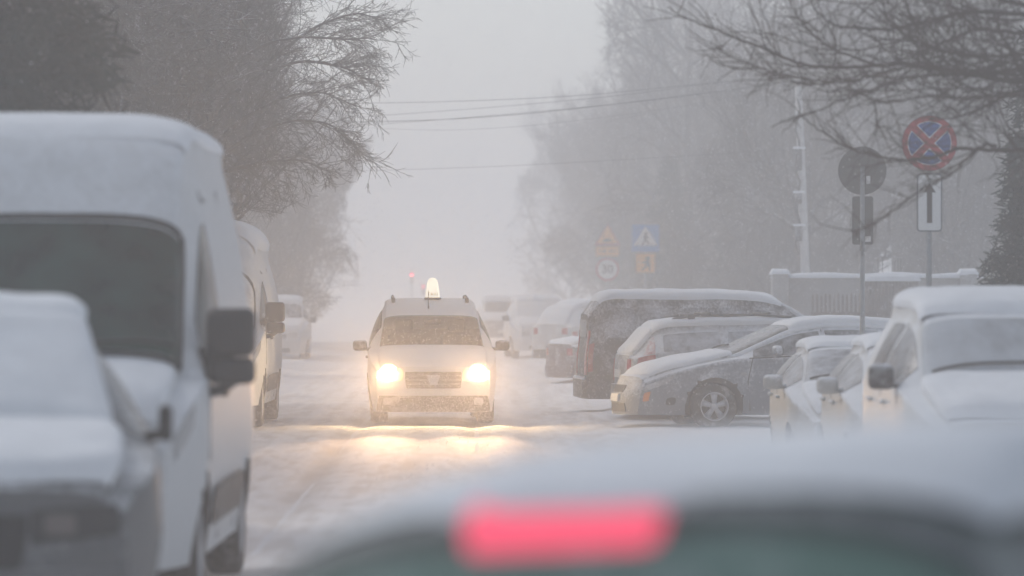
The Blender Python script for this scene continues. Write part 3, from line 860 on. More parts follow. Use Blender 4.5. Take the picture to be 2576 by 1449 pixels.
# ---- generic snowed cars: used for the parallel row on the right and the distant ones
def build_car(name, label, px, D, rz, kind, col, glass, T=.05, group=None, front=True, dz=0.0, dust=.25, mirror_mat=None, cat="car", black_mirror=False, detail=True):
    if kind == 'small':
        st = [(0, .74, .66, .66, .74), (.2, .84, .75, .70, .80), (.7, .97, .89, .69, .83), (1.0, 1.02, .95, .67, .835), (1.75, 1.38, .97, .55, .83),
              (2.2, 1.45, .98, .54, .83), (3.1, 1.44, .99, .54, .83), (3.6, 1.36, .99, .54, .82), (3.85, 1.05, .93, .58, .79)]
        c = Car(st, 3.85, .84, zs=.2, rc=.11, e=.5, bf=.2, tf=.12, lf=.12, wheels=(.8, 3.2), wr=.3, ww=.19, sm=.09, lz=(.4, .8))
        w0, w1, sides, my, mz = 1.05, 1.72, ((1.3, 2.2), (2.28, 3.1)), 1.45, 1.03
    elif kind == 'van':
        st = [(0, .88, .80, .72, .80), (.22, .98, .89, .76, .87), (.75, 1.09, 1.02, .75, .90), (1.0, 1.14, 1.07, .74, .905), (1.72, 1.63, 1.09, .66, .90),
              (2.1, 1.74, 1.09, .64, .90), (2.7, 1.78, 1.09, .64, .90), (4.0, 1.77, 1.09, .64, .89), (4.2, 1.70, 1.05, .64, .87)]
        c = Car(st, 4.2, .905, zs=.22, rc=.15, e=.5, bf=.18, tf=.09, lf=.12, wheels=(.85, 3.5), wr=.31, ww=.2, sm=.08, lz=(.5, .9))
        w0, w1, sides, my, mz = 1.06, 1.68, ((1.35, 2.3), (2.4, 3.2)), 1.35, 1.17
    elif kind == 'sedan':
        st = [(0, .72, .64, .7, .78), (.25, .82, .74, .74, .85), (.9, .95, .87, .74, .88), (1.35, 1.0, .93, .72, .885), (2.2, 1.36, .95, .56, .88),
              (2.7, 1.42, .96, .55, .88), (3.2, 1.40, .97, .55, .88), (3.95, 1.06, .98, .66, .87), (4.4, 1.0, .94, .70, .85), (4.55, .94, .88, .7, .82)]
        c = Car(st, 4.55, .885, zs=.24, rc=.10, e=.5, bf=.2, tf=.12, lf=.1, br=.12, tr=.08, wheels=(.9, 3.55), wr=.31, ww=.2, sm=.08)
        w0, w1, sides, my, mz = 1.4, 2.15, ((1.7, 2.5), (2.58, 3.4)), 1.8, 1.03
    else:  # suv
        st = [(0, .92, .84, .72, .82), (.2, 1.0, .92, .76, .88), (.8, 1.10, 1.03, .75, .91), (1.15, 1.14, 1.07, .74, .92), (1.95, 1.60, 1.09, .62, .91),
              (2.4, 1.68, 1.09, .61, .91), (3.7, 1.67, 1.10, .60, .91), (4.25, 1.56, 1.10, .59, .90), (4.5, 1.12, 1.05, .66, .87)]
        c = Car(st, 4.5, .92, zs=.28, rc=.12, e=.5, bf=.2, tf=.1, lf=.12, wheels=(.9, 3.6), wr=.35, ww=.22, sm=.08)
        w0, w1, sides, my, mz = 1.2, 1.92, ((1.5, 2.5), (2.58, 3.4)), 1.6, 1.18
    root = place(c, name, label, px, D, rz, cat, group, dz=dz, front=front)
    p = paint(name + "_paint", col, dust=dust, up=.8)
    c.body([p, M['well']], root)
    L = c.L
    piece(lambda m: c.top(m, w0 + .03, w1, .97, off=.006, q=.08), "windscreen", glass, root)
    piece(lambda m: c.top(m, w1 + .08, L - .5 if kind != 'sedan' else 3.2, .95, off=.004, T=T, nz=.45, n=30, m=31), "roof_snow", M['car_snow'], root)
    piece(lambda m: c.top(m, .05, w0, .96, off=.004, T=T, nz=.4, n=20, m=31), "bonnet_snow", M['car_snow'], root)
    if kind == 'sedan':
        piece(lambda m: c.top(m, 3.22, 3.92, .93, off=.006, q=.05), "rear_window", M['glass_white'], root)
        piece(lambda m: c.top(m, 4.0, 4.5, .9, off=.004, T=.04, nz=.4, n=14, m=31), "boot_snow", M['car_snow'], root)
    else:
        piece(lambda m: c.top(m, L - .42, L - .08, .85, off=.006, q=.1), "rear_window", M['glass_white'], root)
    for sg in (1, -1):
        for a, b_ in sides:
            piece(lambda m: c.side(m, [(a, 1.07), (b_, 1.07), (b_ - .04, 1.87), (a + .03, 1.87)], sg, .006, .05), "side_window", M['glass_dusty'] if detail else M['glass_white'], root)
        hz = st[0][1]
        piece(lambda m: c.face(m, [(sg * .56 - .15, hz - .24), (sg * .56 + .13, hz - .22), (sg * .56 + .12, hz - .07), (sg * .56 - .14, hz - .10)], off=.012, q=.2), "headlight", M['lamp_clear'], root)
        rz_ = st[-1][2] + .10
        piece(lambda m: c.face(m, [(sg * .64 - .10, rz_ - .28), (sg * .64 + .09, rz_ - .28), (sg * .64 + .09, rz_ - .13), (sg * .64 - .10, rz_ - .13)], rear=True, off=.012, q=.15), "tail_lamp", M['lamp_red'], root)
        piece(lambda m: c.side(m, [(L - .16, .68), (L - .01, .68), (L - .01, .84), (L - .16, .84)], sg, .012, .1), "tail_lamp_side", M['lamp_red'], root)
        if detail:
            handle(c, root, sides[0][1] - .2, sg, p); handle(c, root, sides[1][1] - .2, sg, p)
            seam(c, root, [(sides[0][1] + .04, .08), (sides[0][1] + .04, 1.0), (sides[0][1] + .04, 1.9)], sg)
            seam(c, root, [(sides[0][0] - .05, .1), (sides[0][0] - .08, .95)], sg)
    piece(lambda m: c.face(m, [(-.36, st[0][1] - .24), (.36, st[0][1] - .24), (.38, st[0][1] - .12), (-.38, st[0][1] - .12)], off=.012, q=.12), "grille", M['black_dusty'], root)
    piece(lambda m: c.face(m, [(-.5, .26), (.5, .26), (.48, .38), (-.48, .38)], off=.012, q=.12), "lower_intake", M['black_dusty'], root)
    piece(lambda m: c.face(m, [(-.26, .42), (.26, .42), (.26, .52), (-.26, .52)], off=.02, q=.02), "number_plate", M['plate'], root)
    piece(lambda m: c.face(m, [(-.74, .28), (.74, .28), (.74, .50), (-.74, .50)], rear=True, off=.03, q=.08), "rear_bumper", M['black_dusty'] if kind != 'sedan' else p, root)
    c.mirror(root, my, mz, .19, .15 if kind != 'van' else .19, .015, M['black_dusty'] if black_mirror else p, arm=.03)
    c.add_wheels(root, 5)
    if detail:
        wiper(c, root, -.6, w0 + .05, .02, w0 + .12); wiper(c, root, .12, w0 + .05, .72, w0 + .14)
    return root, c

g_row = "cars parked nose to tail on the right"
r_, c_ = build_car("small_van", "white small van at the right edge with black mirror and snow-streaked windscreen", 2630, 30.2, R(1.0), 'van', (.62, .63, .62), M['glass_frost'], .06, g_row, dust=.15, black_mirror=True, cat="van")
r_, c_ = build_car("small_car", "cream small car with pale mirror, directly behind the white small van", 2400, 36.2, R(0.5), 'small', (.46, .46, .44), M['glass_white'], .04, g_row, dust=.15, dz=-.05)
r_, c_ = build_car("small_car", "cream small car with pale mirror, hindmost of the parallel row on the right", 2215, 41.8, R(0.5), 'small', (.40, .40, .38), M['glass_snow'], .04, g_row, dust=.12, dz=-.13)
g_far = "snow-covered vehicles fading into the distance on the right"
build_car("saloon_car", "dark red saloon car with snowed-over rear window left of the dark minibus", 1412, 88.0, R(112), 'sedan', (.15, .115, .125), M['glass_white'], .06, g_far, front=False, dz=-.13, dust=.2, detail=False)
build_car("white_suv", "white SUV parked at an angle beyond the dark red saloon car", 1388, 104.0, R(125), 'suv', (.5, .5, .5), M['glass_snow'], .06, g_far, front=False, dust=.3, detail=False)
build_car("white_minivan", "faint white minivan with a dark mirror, behind the angled white SUV", 1368, 124.0, R(4), 'van', (.62, .62, .62), M['glass_white'], .07, g_far, dust=.3, black_mirror=True, cat="van", detail=False)
build_car("grey_minivan", "faint grey van almost lost in the snow haze right of the taxi", 1268, 165.0, R(3), 'van', (.10, .10, .10), M['glass'], .07, g_far, dust=.1, black_mirror=True, cat="van", detail=False)
build_car("parked_minivan", "pale minivan parked far off on the left behind the second panel van", 690, 117.0, R(0), 'van', (.55, .55, .55), M['glass_dusty'], .06, None, dust=.2, black_mirror=True, cat="van")
build_car("parked_car", "white snowed car roof just showing behind the dark minibus", 2170, 69.0, R(86), 'small', (.26, .2, .2), M['glass_white'], .07, "cars parked across the right verge", dust=.3, detail=False)

# ---- the car just ahead of the camera
def build_near_car():
    st = [(0, .72, .64, .70, .78), (.22, .82, .73, .74, .84), (.7, .95, .86, .74, .87), (1.15, 1.03, .95, .71, .88), (1.95, 1.38, .98, .60, .87),
          (2.4, 1.445, .99, .60, .87), (3.4, 1.475, 1.0, .60, .87), (3.80, 1.47, 1.0, .58, .86), (3.87, 1.46, 1.0, .58, .86), (4.2, .98, .94, .66, .84)]
    c = Car(st, 4.2, .88, zs=.2, rc=.17, e=.8, bf=.2, tf=.12, lf=.1, br=.06, tr=.04, wheels=(.9, 3.4), wr=.31, ww=.2, sm=.035)
    root = place(c, "hatchback", "blurred car in the foreground with snow on its roof and a lit red brake lamp", 1530, 5.9, R(180 - 19), "car", front=False)
    root.rotation_euler[1] = R(4.0)
    p = paint("near_car_grey", (.24, .265, .26), dust=.04, up=.25)
    c.body([p, M['well']], root)
    gg = mat("green_rear_glass", (.17, .26, .22), .25, spec=.5, dust=.10, dscale=3)
    rw = piece(lambda m: c.top(m, 3.885, 4.18, .95, off=.006, q=.05), "rear_window", gg, root)
    piece(lambda m: c.top(m, 3.88, 3.905, .93, off=.010, q=.02, n=5), "window_seal", mat("seal_grey", (.09, .10, .10), .6), rw)
    piece(lambda m: c.top(m, 1.2, 1.95, .96, off=.006, q=.06), "windscreen", M['glass_snow'], root)
    piece(lambda m: c.top(m, 1.9, 3.84, .84, off=.004, T=.06, nz=.25, n=30, m=31, edge=.25, ramp=(2.0, .1)), "roof_snow", M['car_snow'], root)
    piece(lambda m: c.top(m, .06, 1.15, .95, off=.004, T=.05, nz=.4, n=20, m=31), "bonnet_snow", M['car_snow'], root)
    bl = piece(lambda m: m.rbox((.045, 3.945 - 2.1, 1.416), (.305, .06, .090), .028, 5, rot=Matrix.Rotation(R(-4), 3, 'Y')), "brake_lamp", mat("brake_lamp_lit", (.6, .03, .07), .3, emit=(1.0, .12, .21), estr=.85), root)
    piece(lambda m: m.tube([(.045 + x, 3.955 - 2.1, 1.456 - .02 * abs(x)) for x in np.linspace(-.2, .2, 9)], [.004, .012, .016, .018, .018, .018, .016, .012, .004], 8), "lamp_pale_strip", M['car_snow'], bl)  # pale strip added so the blurred lamp glow lightens towards its top
    for sg in (1, -1):
        for a, b_ in ((1.45, 2.42), (2.5, 3.4)):
            piece(lambda m: c.side(m, [(a, 1.08), (b_, 1.08), (b_, 1.86), (a, 1.86)], sg, .006, .04), "side_window", M['glass'], root)
        piece(lambda m: c.face(m, [(sg * .68 - .10, .66), (sg * .68 + .10, .66), (sg * .68 + .09, .90), (sg * .68 - .09, .90)], rear=True, off=.012, q=.15), "tail_lamp", M['lamp_red'], root)
        handle(c, root, 2.25, sg, p); handle(c, root, 3.2, sg, p)
    piece(lambda m: c.face(m, [(-.26, .60), (.26, .60), (.26, .71), (-.26, .71)], rear=True, off=.02, q=.02), "number_plate", M['plate'], root)
    piece(lambda m: c.face(m, [(-.78, .22), (.78, .22), (.80, .5), (-.80, .5)], rear=True, off=.04, q=.08), "rear_bumper", p, root)
    c.mirror(root, 1.65, 1.05, .2, .15, .05, p)
    c.add_wheels(root, 5)
build_near_car()

# ------------------------------------------------------------------ ground
def hgt(x, y):
    n1 = mnoise.noise(Vector((x * .55, y * .22, 0.3)))
    n2 = mnoise.noise(Vector((x * 1.9, y * .8, 4.1)))
    n3 = mnoise.noise(Vector((x * 5.0, y * 2.2, 9.7)))
    road = 1 - min(1, max(0, (abs(x + .6) - 2.2) / 1.2))
    h = (.02 * n1 + .018 * n2 + .012 * n3) * (1 - .72 * road)
    # ruts left by tyres
    for xc in (-1.45, .05, .75, 2.0):
        xx = xc + .25 * mnoise.noise(Vector((0, y * .05, xc)))
        h -= .03 * road * math.exp(-((x - xx) / .17) ** 2)
    # snow heaped along the verges
    b = 0
    if x > 1.4:
        b = .10 * min(1, (x - 1.4) / 1.0) * (.55 + .9 * max(0, n1 + .3))
    if x < -3.6:
        b = .10 * min(1, (-3.6 - x) / 1.0)
    if y > 20:
        h += b * min(1, (y - 20) / 20)
    return h - .02

def sheet(xs, ys, dz=0.0):
    mb = MB()
    P = np.zeros((len(ys), len(xs), 3))
    for i, y in enumerate(ys):
        for j, x in enumerate(xs):
            near = abs(x) < 15 and y < 200
            P[i, j] = (x, y, (hgt(x, y) if near else -.02) + dz)
    mb.grid(P)
    return mb
gx = [-340, -180, -90, -45, -25, -15] + list(np.arange(-12, 12.01, .2)) + [15, 25, 45, 90, 180, 340]
gy = [-25, -10, 0] + list(np.arange(4, 40, .5)) + list(np.arange(40, 110, .28)) + list(np.arange(110, 200, 1.5)) + [240, 320, 450, 650, 950, 1150]
gm = mat("snow_ground", (.78, .79, .81), .85, spec=.15, var=.05, vscale=.8, bump=.5, bscale=4)
o = sheet(gx, gy).build("ground", gm, recalc=False)
o['kind'] = 'structure'

def road_mat():
    m = bpy.data.materials.new("packed_snow_road")
    m.use_nodes = True
    N, L = m.node_tree.nodes, m.node_tree.links
    b = N["Principled BSDF"]
    b.inputs["Roughness"].default_value = .8
    b.inputs["Specular IOR Level"].default_value = .2
    tc = N.new("ShaderNodeTexCoord")
    mp = N.new("ShaderNodeMapping"); mp.inputs["Scale"].default_value = (2.6, .05, 1)
    L.new(tc.outputs["Object"], mp.inputs[0])
    n = N.new("ShaderNodeTexNoise"); n.inputs["Scale"].default_value = 1.4; n.inputs["Detail"].default_value = 9; n.inputs["Roughness"].default_value = .66
    L.new(mp.outputs[0], n.inputs[0])
    mp2 = N.new("ShaderNodeMapping"); mp2.inputs["Scale"].default_value = (3.4, .5, 1)
    L.new(tc.outputs["Object"], mp2.inputs[0])
    n2 = N.new("ShaderNodeTexNoise"); n2.inputs["Scale"].default_value = 1.6; n2.inputs["Detail"].default_value = 6
    L.new(mp2.outputs[0], n2.inputs[0])
    mul = N.new("ShaderNodeMath"); mul.operation = 'MULTIPLY'
    L.new(n.outputs[0], mul.inputs[0]); L.new(n2.outputs[0], mul.inputs[1])
    cr = N.new("ShaderNodeValToRGB")
    e = cr.color_ramp.elements
    e[0].position, e[0].color = .17, (.69, .675, .665, 1)
    e[1].position, e[1].color = .28, (.86, .86, .87, 1)
    L.new(mul.outputs[0], cr.inputs[0])
    ar = N.new("ShaderNodeAttribute"); ar.attribute_name = "rut"
    mm = N.new("ShaderNodeMix"); mm.data_type = 'RGBA'
    L.new(ar.outputs["Fac"], mm.inputs[0]); L.new(cr.outputs[0], mm.inputs[6]); mm.inputs[7].default_value = (.50, .48, .47, 1)
    L.new(mm.outputs[2], b.inputs["Base Color"])
    bp = N.new("ShaderNodeBump"); bp.inputs["Strength"].default_value = .35; bp.inputs["Distance"].default_value = .03
    L.new(n2.outputs[0], bp.inputs["Height"]); L.new(bp.outputs[0], b.inputs["Normal"])
    return m
xs = list(np.arange(-3.4, 2.01, .1))
ys = [-25, -10, 0] + list(np.arange(4, 40, .5)) + list(np.arange(40, 110, .28)) + list(np.arange(110, 200, 1.5)) + [240, 320, 450, 650, 950]
o = sheet(xs, ys, .006).build("road", road_mat(), recalc=False)
at_ = o.data.attributes.new("rut", 'FLOAT', 'POINT')
rv = []
for v in o.data.vertices:
    x, y = v.co.x, v.co.y
    r_ = 0
    for xc, wt_ in ((-1.45, 1), (.05, 1), (-.72, .6), (.75, .6), (1.5, .45)):
        xx = xc + .3 * mnoise.noise(Vector((0, y * .04, xc)))
        r_ = max(r_, wt_ * math.exp(-((x - xx) / .16) ** 2))
    rv.append(r_ * max(0, .6 + .9 * mnoise.noise(Vector((x * 2, y * .35, 2.2)))))
at_.data.foreach_set("value", rv)
o['kind'] = 'structure'

# ------------------------------------------------------------------ trees
bark = mat("bark", (.085, .076, .074), .9, var=.3, vscale=6, up=.35, dust=0.04)
bark_near = mat("bark_near", (.040, .028, .022), .9, var=.3, vscale=10)
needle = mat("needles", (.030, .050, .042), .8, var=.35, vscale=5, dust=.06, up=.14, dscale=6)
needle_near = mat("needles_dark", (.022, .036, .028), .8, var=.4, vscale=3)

class Twigs:
    """collects polylines as thin tubes in bulk"""
    def __init__(s):
        s.V, s.F, s.n = [], [], 0
    def add(s, P, r0, r1, sides=3):
        P = np.asarray(P, float)
        k = len(P)
        r = np.linspace(r0, r1, k)
        T = np.empty_like(P)
        T[1:-1] = P[2:] - P[:-2]; T[0] = P[1] - P[0]; T[-1] = P[-1] - P[-2]
        T /= np.sqrt((T * T).sum(1))[:, None] + 1e-9
        ref = np.array([.31, .17, .93]) if abs(T[0, 2]) < .85 else np.array([.93, .2, .3])
        U = np.cross(T, ref); U /= np.sqrt((U * U).sum(1))[:, None] + 1e-9
        V = np.cross(T, U)
        a = np.arange(sides) * 2 * PI / sides
        G = P[:, None] + r[:, None, None] * (np.cos(a)[None, :, None] * U[:, None] + np.sin(a)[None, :, None] * V[:, None])
        s.V.append(G.reshape(-1, 3))
        i, j = np.meshgrid(np.arange(k - 1), np.arange(sides), indexing='ij')
        j2 = (j + 1) % sides
        F = np.stack([i * sides + j, i * sides + j2, (i + 1) * sides + j2, (i + 1) * sides + j], -1).reshape(-1, 4) + s.n
        s.F.append(F)
        s.n += k * sides
    def mesh(s, name):
        V = np.concatenate(s.V); F = np.concatenate(s.F)
        me = bpy.data.meshes.new(name)
        me.vertices.add(len(V)); me.vertices.foreach_set("co", V.ravel())
        me.loops.add(F.size); me.loops.foreach_set("vertex_index", F.ravel().astype(np.int32))
        me.polygons.add(len(F)); me.polygons.foreach_set("loop_start", np.arange(0, F.size, 4, dtype=np.int32))
        me.polygons.foreach_set("loop_total", np.full(len(F), 4, dtype=np.int32))
        me.update(calc_edges=True)
        return me

def grow(tw, p, d, ln, r, lev, maxlev, g, droop=0.0, kids=(5, 6, 6, 5), wob=.16, spread=(.5, 1.0), r_min=.0035, env=None):
    n = 7 if lev < 2 else 5
    P = [p]
    dd = d / np.linalg.norm(d)
    for i in range(n - 1):
        dd = dd + g.normal(0, wob, 3) + np.array([0, 0, -droop * (i / n) * (1 if lev > 0 else 0) + (.05 if lev == 0 else 0)])
        dd /= np.linalg.norm(dd)
        q = P[-1] + dd * ln / (n - 1)
        if env is not None and lev > 0 and not env(q):
            break
        P.append(q)
    n = len(P)
    if n < 3:
        return
    P = np.array(P)
    tw[0 if lev == 0 else 1].add(P, r, max(r * .4, r_min * .8), 6 if lev < 1 else (4 if lev < 2 else 3))
    if lev >= maxlev:
        return
    for _ in range(kids[min(lev, len(kids) - 1)]):
        t = g.uniform(.22, 1.0) if lev > 0 else g.uniform(.25, 1.0)
        i = min(int(t * (n - 1)), n - 2)
        q = P[i] + (P[i + 1] - P[i]) * (t * (n - 1) - i)
        ax = P[i + 1] - P[i]; ax /= np.linalg.norm(ax)
        sd_ = g.normal(0, 1, 3); sd_ -= ax * sd_.dot(ax); sd_ /= np.linalg.norm(sd_)
        ang = g.uniform(*spread)
        nd = ax * math.cos(ang) + sd_ * math.sin(ang)
        grow(tw, q, nd, ln * g.uniform(.42, .72) * (1 - .25 * t), max(r * g.uniform(.38, .55), r_min), lev + 1, maxlev, g, droop, kids, wob, spread, r_min, env)

def bare_tree(seed, H, r, kids, maxlev, droop=.05, spread=(.5, 1.05), base=0.0, r_min=.0045, rad=2.4):
    g = np.random.default_rng(seed)
    tw = (Twigs(), Twigs())
    grow(tw, np.array([0, 0, -.1]), np.array([g.normal(0, .05), g.normal(0, .05), 1.0]), H, r, 0, maxlev, g, droop, kids, .10, spread, r_min,
         lambda q: math.hypot(q[0], q[1]) < rad * (.75 + .5 * mnoise.noise(Vector((q[0], q[1], q[2] * .8)))) * min(1, max(.22, (q[2] - base) / 2.2)))
    return tw[0].mesh("trunk"), tw[1].mesh("crown")

protos = {
    'tall': bare_tree(11, 9.0, .13, (26, 9, 7, 6), 4, .02, rad=2.6, r_min=.0035),
    'wide': bare_tree(23, 8.0, .12, (30, 9, 7, 6), 4, .10, (.7, 1.25), rad=2.8, r_min=.0035),
    'bushy': bare_tree(35, 5.5, .07, (36, 9, 8, 6), 4, .04, (.5, 1.2), rad=1.9, r_min=.0032),
    'high': bare_tree(61, 7.5, .11, (40, 9, 8, 6), 4, .05, (.6, 1.25), base=2.0, rad=2.5, r_min=.003),
    'fine': bare_tree(47, 10.5, .12, (34, 9, 7, 6), 4, .16, (.6, 1.2), r_min=.0032, rad=2.6),
}
def put_tree(kind, x, y, sc_, rz, label, group, name="bare_tree", z=0.0):
    tr, cr = protos[kind]
    t = thing(name, label, "tree", (x, y, z), rz, group)
    t.scale = (sc_, sc_, sc_)
    for nm, me in (("trunk", tr), ("crown", cr)):
        if not me.materials:
            me.materials.append(bark)
        o = bpy.data.objects.new(nm, me)
        C.objects.link(o); o.parent = t
    return t

gl = "bare trees lining the left side of the street"
LT = "leafless twiggy tree in the mass behind the left-hand vans"
for k_, x, y, s_, rz_ in [('bushy', -4.9, 40, 1.0, .3), ('bushy', -5.3, 46, 1.1, 2.0), ('wide', -5.6, 50, .9, 1.2), ('high', -4.5, 55, .9, 4.0), ('fine', -5.6, 62, .8, .7),
                       ('high', -5.2, 66, 1.05, 5.2), ('high', -6.2, 73, 1.1, 3.3), ('bushy', -7.4, 80, 1.2, 1.0), ('fine', -8.4, 88, 1.0, 2.2), ('high', -7.6, 99, 1.2, 2.9),
                       ('bushy', -9.2, 112, 1.3, .2), ('bushy', -7.9, 126, 1.4, 4.4), ('bushy', -9.4, 145, 1.6, 1.9), ('bushy', -6.5, 44, 1.2, 3.7), ('bushy', -6.8, 58, 1.3, .9),
                       ('high', -4.2, 67, .95, 2.6), ('high', -4.9, 70, 1.1, .4), ('bushy', -6.1, 64, 1.2, 1.7), ('high', -5.8, 60, 1.0, 5.5), ('bushy', -6.6, 69, 1.2, 3.0),
                       ('fine', -5.8, 52, .8, 1.1), ('bushy', -5.9, 48, 1.1, 4.9), ('bushy', -9.8, 128, 1.7, 5.0), ('bushy', -11, 155, 1.9, .6), ('high', -8.6, 150, 1.5, 2.1), ('bushy', -6.4, 128, 1.2, 2.2), ('bushy', -6.2, 160, 1.5, 4.0), ('bushy', -6.4, 140, 1.4, 1.1)]:
    put_tree(k_, x, y, s_, rz_, LT, gl, z=-.8 * s_ if k_ == 'bushy' else 0)
gr = "hazy bare trees on the right side of the street"
RT = "pale leafless tree fading into the snow haze behind the parked cars on the right"
for k_, x, y, s_, rz_ in [('tall', 6.6, 84, 1.1, .5), ('wide', 8.2, 88, 1.2, 2.5), ('fine', 10.0, 92, 1.1, 4.1), ('bushy', 9.5, 80, 1.3, 1.4), ('fine', 7.4, 102, 1.1, 3.0),
                       ('tall', 5.6, 112, 1.15, 5.0), ('wide', 9.4, 108, 1.2, .2), ('bushy', 12.2, 96, 1.4, 2.0), ('fine', 11.6, 120, 1.2, 1.0), ('wide', 6.2, 126, 1.2, 3.9),
                       ('tall', 8.4, 138, 1.3, 2.7), ('bushy', 6.8, 95, 1.2, 5.5), ('fine', 13.5, 110, 1.2, .8), ('bushy', 8.4, 120, 1.4, 3.2), ('tall', 7.5, 158, 1.3, 1.2), ('bushy', 11.0, 86, 1.3, .1), ('wide', 12.0, 82, 1.1, 5.6), ('bushy', 5.0, 158, 1.6, 1.1), ('bushy', 5.4, 143, 1.5, 2.7), ('bushy', 4.6, 200, 1.8, 5.0)]:
    put_tree(k_, x * 1.22 + .4, y * 1.26 + 4, s_ * 1.2, rz_, RT, gr, z=-1.0 * s_ if k_ == 'bushy' else 0)

# the arching tree over the left vans
def arching_tree():
    g = np.random.default_rng(5)
    D = 58.0
    root = thing("arching_tree", "bare tree with long limbs arching over the street above the left-hand vans", "tree", (at(505, 0, D).x, D, 0))
    o0 = root.location
    tw = (Twigs(), Twigs())
    base = np.array([0, 0, -.1])
    P = [base, base + (0.02, 0, 2.5), base + (0.05, 0, 4.4), base + (0, .05, 6.0), base + (.15, .1, 8.2)]
    tw[0].add(np.array(P), .17, .07, 8)
    limbs = [[(515, 330), (600, 230), (700, 130), (820, 60), (930, 30), (1000, 50)], [(512, 260), (580, 170), (660, 110), (780, 90), (880, 100), (985, 95)],
             [(510, 200), (560, 120), (640, 40), (760, -30)], [(520, 380), (620, 290), (730, 240), (830, 230), (905, 260)], [(518, 420), (630, 340), (740, 300), (850, 310), (900, 350)],
             [(512, 240), (570, 90), (620, -20)], [(530, 440), (650, 410), (760, 400), (850, 430)], [(505, 250), (440, 140), (400, 20)], [(505, 330), (420, 230), (330, 150), (240, 130)], [(515, 300), (640, 190), (770, 150), (900, 170), (950, 200)]]
    for L_ in limbs:
        z0 = g.uniform(-.4, .4)
        pts = []
        for i, (a, b_) in enumerate(L_):
            q = np.array(at(a if a < 700 else 700 + (a - 700) * .86, b_, D + z0 * i * 1.2)) - np.array([o0.x, o0.y, 0])
            pts.append(q)
        pts = np.array(pts)
        t = np.linspace(0, len(pts) - 1, 22)
        sp = np.stack([np.interp(t, np.arange(len(pts)), pts[:, j]) for j in range(3)], 1)
        for _ in range(2):
            sp[1:-1] = (sp[:-2] + 2 * sp[1:-1] + sp[2:]) / 4
        tw[1].add(sp, .038, .006, 5)
        for _ in range(36):
            i = g.integers(2, 21)
            ax = sp[i] - sp[i - 1]; ax /= np.linalg.norm(ax)
            nd = ax + g.normal(0, .5, 3) + np.array([.15, 0, .1])
            grow(tw, sp[i], nd, g.uniform(.25, .8), .008, 2, 4, g, .10, (5, 5, 6, 4), .14, (.4, .9), .003)
    for a, nm in ((tw[0], "trunk"), (tw[1], "crown")):
        link(nm, a.mesh(nm), bark, root)
arching_tree()

